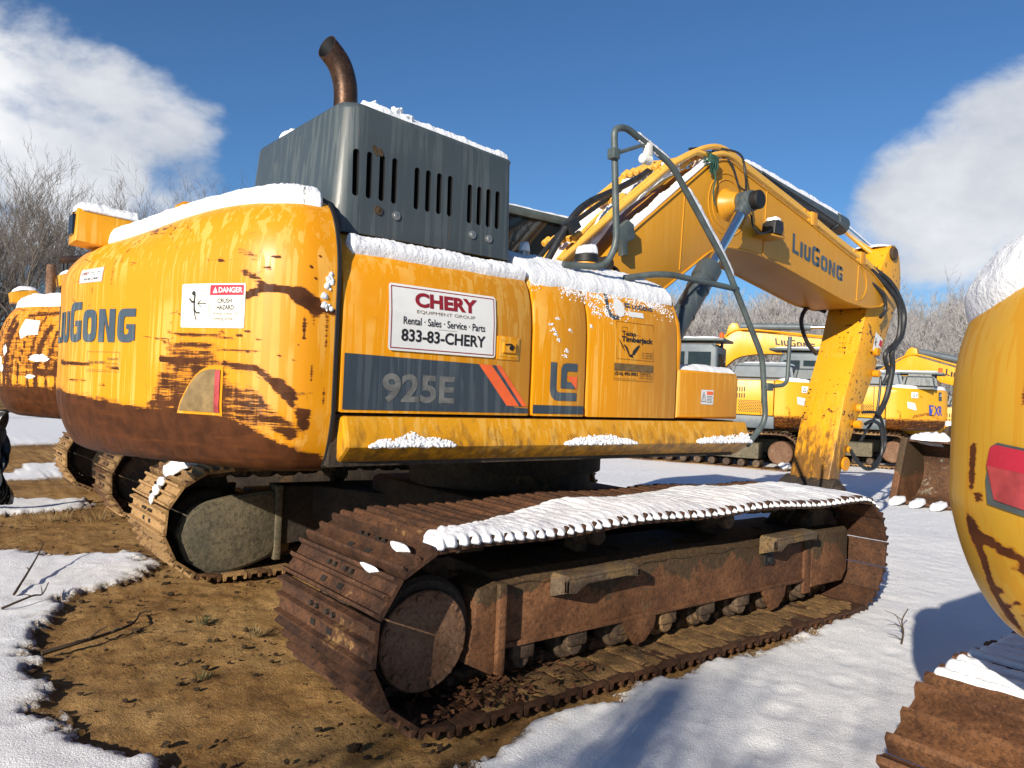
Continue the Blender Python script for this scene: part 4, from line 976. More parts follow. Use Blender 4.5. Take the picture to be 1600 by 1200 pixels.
def build_hydraulics():
    d = Vector((.58, 0, .77)).normalized(); pin = Vector((2.38, 0, 3.45))
    for y in (-.56, .56):
        p = pin+Vector((0, y, 0)); g = p-d*.86; foot = p-d*2.35
        mb = MB(); mb.cyl(foot, g, .098, 28, 0, .012); mb.cyl(g-d*.16, g+d*.0, .116, 28, 0, .015); mb.cyl(g-d*.0, g+d*.035, .085, 24, 0, .008)
        for t in (.25, .55): mb.cyl(g-d*(t), g-d*(t+.03), .106, 24, 0, .006)
        c = mb.build('boom_cylinder', M['grey'], EX, True, 35)
        mb = MB(); mb.tube([g, p], .050, 24); mb.build('cylinder_rod', M['chrome'], c, True)
        mb = MB(); mb.cyl(p+Vector((0, -.075 if y < 0 else -.06, 0)), p+Vector((0, .07 if y < 0 else .075, 0)), .10, 26, 0, .012); mb.tube([p-d*.17, p-d*.05], [.06, .085], 20); e = mb.build('rod_eye', M['grey'], c, True, 40)
        mb = MB(); s = -1 if y < 0 else 1; mb.cyl(p+Vector((0, s*.07, -.0)), p+Vector((0, s*.155, 0)), .088, 24, 0, .012); mb.build('pin_cap', M['black'], c, True, 40)
        mb = MB(); q = [foot+Vector((.115, s*.02, .1)), g-d*.5+Vector((.115, s*.02, 0)), g-d*.12+Vector((.118, s*.02, 0))]; mb.tube(q, .018, 8); mb.build('cylinder_pipe', M['grey'], c, True)
    # stick cylinder along the boom
    a = Vector((2.95, 0, 4.02)); b = Vector((5.16, 0, 3.765)); e = Vector((5.98, 0, 3.56)); dd = (b-a).normalized()
    mb = MB(); mb.cyl(a, b, .098, 28, 0, .012); mb.cyl(b-dd*.24, b, .118, 28, 0, .015); mb.box((2.85, -.09, 3.82), (3.05, .09, 4.02), 0, .02); c = mb.build('stick_cylinder', M['grey'], EX, True, 35)
    mb = MB(); mb.tube([b, e], .048, 22); mb.build('cylinder_rod', M['chrome'], c, True)
    mb = MB(); mb.tube([a+Vector((.3, -.13, -.02)), b+Vector((-.3, -.13, -.03)), b+Vector((-.1, -.10, -.06))], .016, 8); mb.build('cylinder_pipe', M['grey'], c, True)
    # yellow pipes over the boom
    for k, (y, dz, x1) in enumerate(((-.315, .065, 5.42), (-.245, .150, 5.40), (.20, .11, 5.2), (.28, .06, 5.2))):
        A = up_path(2.15, x1, dz, y, 60)
        start = [Vector((.28+.03*k, y*.9-.02, 2.62-.05*k+.0)), Vector((.95+.02*k, y*.95, 3.17+.02*k)), Vector((1.55, y, 3.66)), Vector((1.9, y, 3.86 if dz > .05 else 3.83))]
        mb = MB(); mb.tube(fillet(start, .15, 4)+A, .028, 10)
        mb.build('boom_pipe', M['pipe'], EX, True)
    for k, y in enumerate((-.20, -.13, -.06, .02, .10, .18)):
        A = fillet([Vector((.30, y, 2.45)), Vector((1.0, y, 3.16)), Vector((1.7, y, 3.62)), Vector((2.1, y, 3.92)), Vector((2.5, y, 3.97)), Vector((2.85, y, 3.9))], .2, 5)
        mb = MB(); mb.tube(A, .023, 8); mb.build('boom_pipe', M['pipe'] if k != 1 else M['rubber'], EX, True)
    for x in (.55, 1.05, 1.5):
        z = 2.62+(x-.28)*.83; mb = MB(); mb.tube([(x+.02, -.31, z+.02), (x+.02, .22, z+.02)], .012, 6)
        for yy in (-.29, -.20, -.13, -.06, .02, .10, .18): q = Vector((x, yy, z+(.0 if yy < -.25 else .035))); e = Vector((.77, 0, .64))*.045; mb.cyl(q-e, q+e, .030, 10, 0, .006)
        mb.build('pipe_clamp', M['pipe'], EX, True, 40)
    for x in (3.95, 5.05):
        z = up_at(x); mb = MB(); mb.box((x-.06, -.35, z), (x+.06, -.19, z+.15), 0, .012); mb.cyl((x-.10, -.30, z+.045), (x+.10, -.30, z+.025), .040, 12, 0, .006); mb.cyl((x-.10, -.245, z+.165), (x+.10, -.245, z+.125), .040, 12, 0, .006)
        mb.build('pipe_clamp', M['yellow'], EX, True, 40)
    # black hose bundle and bracket at the boom foot
    mb = MB(); mb.tube(catmull([(.20, -.24, 2.62), (.42, -.26, 2.98), (.62, -.25, 3.16), (.95, -.20, 3.33), (1.35, -.15, 3.55), (1.6, -.1, 3.72)], 6), .030, 10); mb.tube(catmull([(.1, -.1, 2.5), (.4, -.12, 2.86), (.75, -.1, 3.12), (1.2, -.05, 3.42)], 6), .022, 8)
    mb.prism([(.34, 2.93), (.44, 3.01), (.50, 2.93), (.40, 2.85)], 'y', -.31, -.22, 0, .01); mb.build('hose_bundle', M['rubber'], EX, True, 40)
    mb = MB(); mb.prism([(.78, 2.93), (.93, 3.05), (1.0, 3.02), (1.02, 2.90), (.93, 2.86), (.94, 2.75), (.88, 2.74), (.86, 2.86)], 'y', -.42, -.36, 0, .01); mb.build('hose_bracket', M['rail'], EX, True, 40)
    mb = MB(); mb.cyl((.62, -.40, 2.63), (.62, -.52, 2.63), .06, 16, 0, .008); mb.tube(fillet([(.62, -.47, 2.63), (.78, -.47, 2.60), (.80, -.47, 2.45)], .06, 4), .018, 8); mb.tube(fillet([(.45, -.47, 2.42), (.62, -.47, 2.52), (.72, -.47, 2.50)], .05, 4), .022, 8); mb.build('boom_lock_valve', M['darksteel'], EX, True, 40)
    # thin hoses hanging over the boom shoulder to the cylinder pin
    mb = MB()
    mb.tube(catmull([(2.20, -.15, 4.02), (2.5, -.36, 3.98), (2.58, -.39, 3.78), (2.42, -.52, 3.56)], 8), .011, 7); mb.tube(catmull([(2.30, -.2, 3.99), (2.38, -.36, 3.86), (2.48, -.39, 3.66), (2.40, -.53, 3.56)], 8), .011, 7)
    mb.tube(catmull([(2.2, 0, 4.03), (2.55, -.02, 4.11), (2.9, -.05, 4.05), (3.25, -.1, 3.84)], 8), .014, 7); mb.tube(catmull([(2.3, .1, 4.03), (2.75, .08, 4.13), (3.1, .0, 4.02), (3.35, -.05, 3.80)], 8), .012, 7)
    mb.build('thin_hoses', M['rubber'], EX, True)
    # hose drop over the boom tip and down the stick
    for k, P in enumerate(([(5.30, -.31, 3.235), (5.62, -.36, 3.06), (5.88, -.40, 2.85), (5.90, -.40, 2.45), (5.66, -.36, 2.22), (5.80, -.34, 2.0), (5.74, -.31, 1.85)], [(5.30, -.24, 3.30), (5.75, -.34, 3.12), (6.05, -.38, 2.80), (5.98, -.40, 2.48), (5.82, -.37, 2.28), (5.86, -.36, 2.05), (5.80, -.33, 1.7), (5.62, -.31, 1.45)], [(5.25, -.29, 3.1), (5.52, -.36, 2.96), (5.60, -.37, 2.78), (5.50, -.36, 2.66)])):
        mb = MB(); mb.tube(catmull(P, 8), (.028, .034, .022)[k], 9); mb.build('hose', M['rubber'], EX, True)
    for k, P in enumerate(([(5.70, -.30, 1.95), (5.60, -.31, 1.5), (5.35, -.30, 1.25), (5.25, -.30, 1.15)], [(5.27, -.34, 1.36), (5.42, -.36, 1.40), (5.62, -.36, 1.32), (5.68, -.36, 1.05), (5.55, -.36, .86), (5.35, -.34, .82), (5.16, -.31, .92), (5.05, -.28, 1.05)], [(5.26, -.30, 1.5), (5.55, -.36, 1.48), (5.74, -.36, 1.2), (5.70, -.36, 1.02), (5.45, -.36, .85)], [(5.35, .28, 2.75), (5.02, .30, 2.78), (4.85, .30, 2.60), (4.95, .28, 2.35), (5.16, .26, 2.2)])):
        mb = MB(); mb.tube(catmull(P, 8), (.016, .022, .018, .026)[k], 8); mb.build('hose', M['rubber'], EX, True)
    mb = MB(); 
    for q in range(26):
        a = q*.6; mb.tube(catmull([(2.05+.05*math.sin(a), -.34+.03*math.cos(a*1.7), 3.88-.03*(q % 5)), (2.08+.06*math.cos(a), -.40, 3.84-.02*(q % 4)), (2.10+.03*math.sin(a*2), -.36, 3.76-.015*(q % 6))], 3), .006, 5)
    mb.tube(catmull([(2.10, -.37, 3.80), (2.13, -.38, 3.66), (2.12, -.37, 3.52), (2.16, -.37, 3.40)], 4), .008, 5); mb.build('knotted_cord', M['green'], EX, True)
build_hydraulics()

# ------------------------------------------------------------------ undercarriage
TRK = {}
def build_under():
    R, zc = .395, .462; xr, xf = -1.83, 1.83
    for side in (-1, 1):
        cy = side*G2
        ch, P, p = crawler(EX, cy, xr, xf, zc, R, TW, 50, M['track'] if side < 0 else M['track_mud'], .028)
        TRK[side] = (P, p)
        s = side; yo = cy+s*.0
        def B(name, lo, hi, mat, bev=.012, par=None):
            mb = MB(); a = [min(lo[i], hi[i]) for i in range(3)]; b = [max(lo[i], hi[i]) for i in range(3)]; mb.box(a, b, 0, bev); return mb.build(name, M[mat], par or EX, True, 30)
        out = cy+s*.255; inn = cy-s*.255
        # beam: outer web, sloping cap, lower flange
        prof = [(out, .29), (out, .60), (out-s*.06, .645), (inn+s*.05, .66), (inn, .60), (inn, .29)]
        if s > 0: prof = [(y, z) for y, z in prof]
        mb = MB(); mb.prism(prof, 'x', -1.42, 1.62, 0, .01); mb.box((-1.42, min(out+s*.018, out-s*.1), .272), (1.62, max(out+s*.018, out-s*.1), .298), 0, .004); bm_ = mb.build('track_frame', M['frame'] if s < 0 else M['darksteel'], EX, True, 30)
        mb = MB(); mb.prism([(1.50, .22), (1.95, .22), (2.02, .30), (2.02, .60), (1.98, .635), (1.50, .635)], 'y', min(out+s*.03, inn), max(out+s*.03, inn), 0, .018); mb.box((1.42, min(out+s*.02, out-s*.05), .18), (1.52, max(out+s*.02, out-s*.05), .645), 0, .01); mb.build('idler_yoke', M['frame'], bm_, True, 30)
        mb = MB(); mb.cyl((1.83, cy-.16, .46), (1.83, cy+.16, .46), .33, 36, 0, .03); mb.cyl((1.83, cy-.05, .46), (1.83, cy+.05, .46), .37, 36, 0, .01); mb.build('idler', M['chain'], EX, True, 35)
        # sprocket, final drive and its cover disc
        mb = MB(); teeth = []
        for k in range(42):
            a = 2*PI*k/42; r = .365 if k % 2 else .315; teeth.append((xr+r*math.cos(a), zc+r*math.sin(a)))
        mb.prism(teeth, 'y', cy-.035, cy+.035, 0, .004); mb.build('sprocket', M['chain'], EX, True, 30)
        mb = MB(); mb.cyl((xr-.03, cy-.28, zc-.03), (xr-.03, cy+.28, zc-.03), .265, 40, 0, .02); fd = mb.build('final_drive', M['darksteel'], EX, True, 35)
        mb = MB(); dz = -.055; yd = cy+s*.30; mb.cyl((xr-.04, yd-s*.02, zc+dz), (xr-.04, yd+s*.012, zc+dz), .232, 48, 0, .006)
        for k in range(12):
            a = 2*PI*k/12+.2; c = Vector((xr-.04+.205*math.cos(a), yd+s*.012, zc+dz+.205*math.sin(a))); mb.cyl(c, c+Vector((0, s*.010, 0)), .017, 10)
        mb.build('cover_disc', M['disc'], fd, True, 35)
        # guard plates beside the sprocket
        mb = MB(); mb.prism([(-1.56, .60), (-1.44, .62), (-1.42, .20), (-1.47, .17), (-1.62, .25)], 'y', min(out+s*.05, out-s*.30), max(out+s*.05, out-s*.30), 0, .01); mb.box((-1.455, min(out+s*.075, out+s*.01), .17), (-1.405, max(out+s*.075, out+s*.01), .62), 0, .008); mb.build('sprocket_guard', M['frame'], bm_, True, 30)
        # rollers
        for k in range(8):
            x = -1.22+k*.385; mb = MB(); mb.cyl((x, cy-.24, .185), (x, cy+.24, .185), .052, 14, 0, .01)
            for yy in (-.12, .12): mb.cyl((x, cy+yy-.055, .185), (x, cy+yy+.055, .185), .088, 20, 0, .015)
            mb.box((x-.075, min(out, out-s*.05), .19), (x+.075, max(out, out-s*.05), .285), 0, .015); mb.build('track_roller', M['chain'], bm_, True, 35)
        for x in (-.35, 1.05):   # roller guards
            mb = MB(); mb.prism([(x-.15, .28), (x+.15, .28), (x+.13, .20), (x+.05, .13), (x-.03, .12), (x-.09, .19)], 'y', min(out+s*.015, out-s*.015), max(out+s*.015, out-s*.015), 0, .006); mb.build('roller_guard', M['frame'], bm_, True, 30)
        for x in (-.64, .60):
            mb = MB(); mb.cyl((x, cy-.12, .765), (x, cy+s*.20, .765), .055, 20, 0, .012); mb.cyl((x, cy-.07, .765), (x, cy+.07, .765), .075, 20, 0, .012); mb.box((x-.05, cy-.05, .62), (x+.05, cy+.05, .75), 0, .01); mb.build('carrier_roller', M['chain'], bm_, True, 35)
        if s < 0:
            # steps bolted to the beam
            def step(x0, x1, z, d, th):
                mb = MB(); y0, y1 = out+s*d, out
                mb.prism([(x0, z-.02), (x0+.015, z), (x1-.03, z+.012), (x1, z-.012)], 'y', min(y0, y1), max(y0, y1), 0, .006); mb.prism([(x0, z-.085), (x0, z-.02), (x1, z-.012), (x1, z-.058), (x1-.09, z-.045), (x0+.15, z-.052), (x0+.07, z-.095)], 'y', min(y0, y0-s*.018), max(y0, y0-s*.018), 0, .004); mb.prism([(y0, z-.085), (y0, z-.02), (y1, z-.02), (y1, z-.13)], 'x', x0, x0+.02, 0, .004); mb.prism([(y0, z-.055), (y0, z-.01), (y1, z-.01), (y1, z-.10)], 'x', x1-.02, x1, 0, .004)
                return mb.build('step', M['step'], bm_, True, 30)
            step(-1.06, -.50, .62, .13, .05); step(.86, 1.40, .655, .13, .05)
            mb = MB(); mb.box((.92, out+s*.012, .44), (1.02, out, .56), 0, .006); mb.cyl((.98, out+s*.03, .475), (.98, out, .475), .03, 12, 0, .004); mb.build('grease_port', M['black'], bm_, True)
            # soil caked along the beam cap
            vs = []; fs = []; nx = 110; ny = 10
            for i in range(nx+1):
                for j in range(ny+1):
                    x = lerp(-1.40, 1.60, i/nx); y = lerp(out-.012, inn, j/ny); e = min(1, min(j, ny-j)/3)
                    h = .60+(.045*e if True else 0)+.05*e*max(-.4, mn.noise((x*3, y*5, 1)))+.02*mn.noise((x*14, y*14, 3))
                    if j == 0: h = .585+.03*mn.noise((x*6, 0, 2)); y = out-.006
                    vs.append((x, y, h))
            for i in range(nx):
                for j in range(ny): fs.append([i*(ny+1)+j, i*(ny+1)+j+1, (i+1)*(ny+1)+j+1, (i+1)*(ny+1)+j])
            mb = MB(); mb.add(vs, fs); mb.build('shaded_caked_dirt', M['shaded_dirtcake'], bm_, True)
            # sand packed on the inside of the lower shoes
            vs = []; fs = []; nx = 190; ny = 22
            for i in range(nx+1):
                for j in range(ny+1):
                    x = lerp(-1.62, 1.95, i/nx); y = lerp(cy-TW/2+.015, cy+.2, j/ny); e = min(1, j/3)*min(1, min(i, nx-i)/6)
                    h = .066+e*(.016+.030*mn.noise((x*2.3, y*4, 1))+.012*mn.noise((x*9, y*9, 3))+.006*mn.noise((x*30, y*30, 5)))-.010*(abs(((x+40)/p) % 1-.5) < .05)
                    vs.append((x, y, h))
            for i in range(nx):
                for j in range(ny): fs.append([i*(ny+1)+j, (i+1)*(ny+1)+j, (i+1)*(ny+1)+j+1, i*(ny+1)+j+1])
            mb = MB(); mb.add(vs, fs); mb.build('packed_sand', M['sand'], bm_, True)
        else:
            # inside of the left track: travel motor cover and tapering beam
            y1 = cy-.42; T = [(-2.13, .39), (-2.07, .54), (-1.95, .62), (-1.77, .65), (-1.36, .70), (-1.34, .18), (-1.55, .10), (-1.75, .06), (-1.90, .07), (-2.05, .18)]
            T = [(p.x, p.z) for p in fillet([Vector((x, 0, z)) for x, z in T], .1, 4)]
            mb = MB(); mb.prism(T, 'y', y1, y1+.10, 0, .014); mb.prism([((x+1.75)*.93-1.75, (z-.37)*.93+.37) for x, z in T], 'y', y1-.012, y1+.01, 0, .008); mb.box((-1.38, y1-.03, .13), (-1.325, y1+.12, .73), 0, .008); mb.build('motor_cover', M['guard'], EX, True, 30)
            mb = MB(); mb.prism([(-1.34, .24), (-1.34, .72), (.05, .70), (.44, .58), (.1, .50), (-.2, .34)], 'y', y1+.0, y1+.25, 0, .012); mb.build('inner_beam', M['darksteel'], EX, True, 30)
    # car body with legs to both frames
    mb = MB(); mb.box((-.75, -.75, .45), (.75, .75, .85), 0, .05)
    for sx_ in (-1, 1):
        for sy_ in (-1, 1):
            mb.prism([(sx_*.25, sy_*.5), (sx_*.75, sy_*.5), (sx_*1.15, sy_*1.35), (sx_*.55, sy_*1.35)], 'z', .42, .72, 0, .03)
    mb.build('car_body', M['darksteel'], EX, True, 30)
build_under()
# ------------------------------------------------------------------ snow lying on the big excavator
def snow_on_main():
    SB = SH
    # counterweight crest: lies over the rounded shoulder and the lid
    def crest(u, v):
        z = lerp(2.44, 2.50, min(1, v*2)) ; p = SB.at(u, z)
        if v > .5: q = SB.at(u, 2.50); k = (v-.5)*2; c = Vector((-1.7, 0, 2.50)); return q.lerp(c, .34*k)
        return p
    snow_piece('snow_patch', crest, .02, 1.75, 0, 1, 240, 24, .065, 'thick snow crest along the top of the big rusty yellow counterweight', .14, 3, lump=.18)
    # ledge over the doors
    def ledge(u, v): z = lerp(2.225, 2.315, v); return (u, side_y(z), z)
    snow_piece('snow_patch', ledge, -2.06, -.89, 0, 1, 200, 16, .040, 'long snow roll on the ledge between dealer sign door and grey hood', .16, 5, up=(0, -.5, 1), lump=.22)
    def tankt(u, v):
        z = lerp(2.21, 2.44, min(1, v*1.5)); y = side_y(z)
        return (u, y, z) if v < .667 else (u, lerp(y, -.62, (v-.667)*3), 2.44)
    snow_piece('snow_patch', tankt, -.89, .46, 0, 1, 220, 30, .045, 'broad snow cover on top of the fuel tank below the grey hand rail', .14, 8, up=(0, -.3, 1), lump=.22)
    snow_piece('snow_patch', lambda u, v: (u, v, 1.775), .44, 1.17, -1.40, -.75, 60, 24, .045, 'snow slab on the yellow tool box with warning sticker', .06, 11)
    rnd = random.Random(8)
    def grain(mb, pos, r, k): mb.ball(pos, r, 0, 1, (1.25, .8, .85), .7, k)
    for k, (a, b, lab) in enumerate(((-1.97, -1.47, 'snow patch on the sill below the dark model band'), (-.66, -.04, 'snow patch on the sill below the dark emblem door'), (.60, 1.24, 'snow patch on the sill below the tool box'))):
        mb = MB()
        for q in range(620):
            t = rnd.random(); u = lerp(a, b, t); hgt = (.070 if k < 2 else .085)*(math.sin(PI*t)**.6 if k < 2 else .35+.65*t)*(.75+.5*mn.noise((u*9, k, 0)))
            w = rnd.random()**1.5; z = 1.268+hgt*w; y = lerp(-1.470, -1.424, (z-1.265)/.135)
            grain(mb, (u+rnd.gauss(0, .004), y-rnd.uniform(0, .012)*(1-w), z), rnd.uniform(.005, .013)*(1.15-.5*w), q)
        tag(mb.build('snow_patch', M['snow'], None, True, 60), lab, 'snow')
    # hood
    snow_piece('snow_patch', lambda u, v: (u, v, lerp(3.058, 2.985, (u+2.05)/1.12)-.004), -1.92, -.925, -1.175, -.92, 160, 14, .042, 'snow strip along the right top edge of the grey engine hood', .12, 31)
    snow_piece('snow_patch', lambda u, v: (u, v, 3.055), -2.03, -1.7, -.42, -.16, 40, 12, .05, 'thin snow on the left top edge of the grey engine hood', .2, 33)
    for k, (x, y, r, lab) in enumerate(((-1.83, -.95, .055, 'larger snow lump at the foot of the curved exhaust'), (-1.70, -1.06, .040, 'smaller pointed snow lump on the hood beside the exhaust'))):
        mb = MB(); y -= .05; mb.ball((x, y, 3.045+r*.6), r, 0, 3, (1, 1, 1.0), .9, k+2); mb.ball((x+.05, y-.03, 3.04+r*.3), r*.7, 0, 3, (1.2, 1, .8), .8, k+9); o = mb.build('snow_patch', M['snow'], None, True, 60); tag(o, lab, 'snow')
    mb = MB()
    mb.ball((-2.46, .05, 2.57), .05, 0, 3, (1.3, 1.2, .6), .5, 4); tag(mb.build('snow_patch', M['snow'], None, True), 'little snow cap on the lifting lug of the big counterweight', 'snow')
    snow_piece('snow_patch', lambda u, v: (u, v, 2.49), -2.25, -1.95, .05, .55, 26, 30, .09, 'snow heap behind the grey engine hood on the far side', .2, 36)
    snow_piece('snow_patch', lambda u, v: (u, v, lerp(2.475, 2.455, (u+3.07)/.35)), -3.07, -2.72, -.07, .17, 40, 24, .045, 'snow pad on the lamp housing at the counterweight corner', .1, 38)
    snow_piece('snow_patch', lambda u, v: (u, v, 3.21), .2, 1.95, .43, 1.45, 50, 34, .035, 'thin snow on the roof of the cab behind the grey hood', .06, 40)
    # near track: scalloped strip over the grousers
    P, p = TRK[-1]; fz = sheet_z(P); yo = -G2-TW/2; n = 0
    top = [q for q in P if q[1] > .8]
    def tr(u, v): return (u, lerp(yo-.004, yo+.60, v), fz(u)+.012)
    ph = {}
    def ridge(u, v):
        g = .5+.5*math.cos(2*PI*(u/p)*3)
        e = sstep(.05, .30, v); return ((.74+.28*g)*(1-e)+(.93+.10*g)*e)*(1+.35*mn.noise((u*2.6, v*2, 7))+.2*mn.noise((u*8, v*4, 2)))
    def trr(u, v):
        far = lerp(.62, .86, sstep(-1.0, 1.4, u))*(sstep(-1.95, -.7, u)*.70+.30)+.05*mn.noise((u*4, 0, 3)); y = yo-.012+.012*math.cos(2*PI*(u/p)*3)+far*v
        if u < -1.83: a = (-1.83-u)/.42; return (-1.83-.423*math.sin(a), y, .462+.423*math.cos(a))
        return (u, y, fz(u)+.028)
    snow_piece('snow_patch', trr, -1.95, 2.13, 0, 1, 500, 26, .042, 'long scalloped snow strip lying along the top of the near crawler track', .02, 44, lump=.20, ridge=ridge, edge=.30)
    for k, (x0, x1, y0, y1, lab) in enumerate(()):
        snow_piece('snow_patch', lambda u, v: (u, v, fz(u)+.035-.9*max(0, -1.66-u)**2*2), x0, x1, y0, y1, 20, 24, .05, lab, .2, 50+k)
    def wrap(t, y, R=.395+.045, zc=.462, xr=-1.83): return Vector((xr-R*math.sin(t), y, zc+R*math.cos(t)))
    for k, (t0, t1, y0, y1, lab) in enumerate(((.42, .52, yo+.06, yo+.28, 'thin snow line on a grouser below the short pad'), (.78, .84, yo+.10, yo+.32, 'lowest thin snow line on the rear bend of the near track'))):
        snow_piece('snow_patch', lambda u, v: wrap(u, v), t0, t1, y0, y1, 8, 24, .022, lab, .3, 55+k, up=(-.5, 0, .85))
    # left track, below the counterweight
    yi = G2-TW/2
    snow_piece('snow_patch', lambda u, v: wrap(u, v), -.05, .72, yi+.28, yi+.66, 44, 30, .05, 'snow heap on the left track under the rusty counterweight', .3, 60, up=(-.2, 0, 1))
    for k, (t, y) in enumerate(((.86, yi+.40), (1.02, yi+.36), (1.18, yi+.36))):
        snow_piece('snow_patch', lambda u, v: wrap(u, v), t-.09, t+.09, y-.09+.02*k, y+.08-.02*k, 12, 16, .03, ('upper', 'middle', 'lower')[k]+' of three snow scraps on the left track bend', .3, 63+k, up=(-.5, 0, .85))
    # boom top, pipes and cylinder
    snow_piece('snow_patch', lambda u, v: (u, v, up_at(u)+.008), 2.25, 5.45, -.32, .05, 220, 10, .075, 'snow lying along the top of the boom in front of its bend', .12, 70)
    snow_piece('snow_patch', lambda u, v: (u, v, up_at(u)+.20-.10*sstep(1.5, 2.0, u)), .35, 2.05, -.27, -.02, 150, 24, .075, 'patchy snow strip between the pipes on the rising boom section', .4, 73, lump=.6)
    snow_piece('snow_patch', lambda u, v: (u, v, up_at(u)+.21-.1*sstep(1.5, 2., u)), .5, 1.95, .0, .24, 120, 16, .07, 'second snow strip on the far pipes of the rising boom section', .45, 74, lump=.6)
    snow_piece('snow_patch', lambda u, v: (u, v, 3.05+(u-1.1)*.80-.02), 1.0, 2.15, -.335, -.24, 90, 8, .05, 'snow line between the lowest pipe and the rising boom edge', .2, 75)
    a, b = Vector((2.95, 0, 4.02)), Vector((5.16, 0, 3.765))
    snow_piece('snow_patch', lambda u, v: tuple(a.lerp(b, u)+Vector((0, .10*v, .097*math.sqrt(max(0, 1-v*v*.9))))), .05, .98, -.8, .8, 140, 12, .035, 'snow on the grey stick cylinder above the boom', .12, 78)
    c = Vector((5.98, 0, 3.56))
    snow_piece('snow_patch', lambda u, v: tuple(b.lerp(c, u)+Vector((0, .046*v, .047*math.sqrt(max(0, 1-v*v*.9))))), .06, .95, -.8, .8, 60, 8, .025, 'snow line on the chrome rod at the boom tip', .1, 80)
    snow_piece('snow_patch', lambda u, v: (u, v, 3.625), 5.86, 6.14, -.24, .24, 20, 20, .03, 'snow cap on the top end of the stick', .2, 82)
    mb = MB(); mb.ball((4.72, .36, .80), .09, 0, 3, (1, .8, .5), .5, 3); tag(mb.build('snow_patch', M['snow'], None, True), 'snow cap on the far end of the stick hub', 'snow')
    snow_piece('snow_patch', lambda u, v: (u, v, 3.395), 2.93, 3.06, -.53, -.38, 14, 14, .03, 'snow cap on the black work light of the boom', .1, 84)
    snow_piece('snow_patch', lambda u, v: (u, v, 2.50+.045), -.20, -.04, -1.10, -.94, 14, 14, .05, 'snow cap on the black breather lid', .1, 85)
    snow_piece('snow_patch', lambda u, v: (u, v, 2.50), -.66, -.58, -.99, -.91, 10, 10, .06, 'tall snow cap on the bare filler neck', .1, 86)
    # rails
    R = RAIL1
    def along(P, x0, x1):
        Q = [p for p in P if x0 <= p.x <= x1 and p.z > 2.0]; Q.sort(key=lambda p: p.x); return Q
    for k, (x0, x1, th, lab) in enumerate(((-.02, .31, .05, 'snow on the upper slope of the grey hand rail'), (.48, 1.06, .045, 'long snow strip on the lower slope of the grey hand rail'))):
        A = Vector(R[0]); segs = [(R[i], R[i+1]) for i in range(len(R)-1)]
        def pos(x):
            for a_, b_ in segs:
                if a_.x <= x <= b_.x and b_.x-a_.x > 1e-6 and a_.z > 2.2: return a_.lerp(b_, (x-a_.x)/(b_.x-a_.x))
            return Vector((x, -1.37, 2.6))
        snow_piece('snow_patch', lambda u, v: tuple(pos(u)+Vector((.012 if k else -.004, .018*v, .018 if not k else .014))), x0, x1, -1, 1, 70, 8, th*.7, lab, .18, 90+k, up=(.45, 0, .85) if k else (.1, 0, 1) if k else (-.1, 0, -1))
    # wet clots clinging to the fuel tank face
    rnd = random.Random(5); mb = MB(); n = 0
    C_ = [(rnd.uniform(-.86, -.45), 2.215, rnd.uniform(.02, .04)) for q in range(5)]+[(rnd.uniform(-.42, .36), 2.235-abs(rnd.gauss(0, .045)), rnd.uniform(.02, .05)) for q in range(22)]+[(rnd.uniform(-.40, .0), 2.15-abs(rnd.gauss(0, .05)), rnd.uniform(.012, .03)) for q in range(8)]
    C_ += [(u, z, .008) for (u, z) in ((-.75, 1.98), (-.735, 1.95), (-.72, 1.925), (-.69, 1.89), (-.70, 2.02), (-.62, 1.83), (-.63, 1.80), (-.60, 1.96), (-.41, 2.0))]
    for (u, z, sp) in C_:
        for w in range(int(8+sp*900)):
            uu = u+rnd.gauss(0, sp); zz = min(2.30, z+rnd.gauss(0, sp*.6)-abs(uu-u)*.15); n += 1
            mb.ball((uu, side_y(zz)-.001, zz), rnd.uniform(.002, .0065), 0, 1, (1.3, .5, .95), .7, n)
    o = mb.build('snow_clots', M['snow'], None, True, 60); tag(o, 'wet snow clots clinging to the fuel tank and emblem door', 'snow', kind='stuff')
    mb = MB()
    for q in range(16):
        t = rnd.uniform(.02, .07); z = rnd.choice((rnd.uniform(1.92, 1.99), rnd.uniform(2.02, 2.1))); mb.ball(SB.at(t, z), rnd.uniform(.008, .02), 0, 1, (1, .7, 1), .6, q)
    tag(mb.build('snow_clots', M['snow'], None, True, 60), 'few snow clots beside the seam of the big counterweight', 'snow', kind='stuff')
snow_on_main()
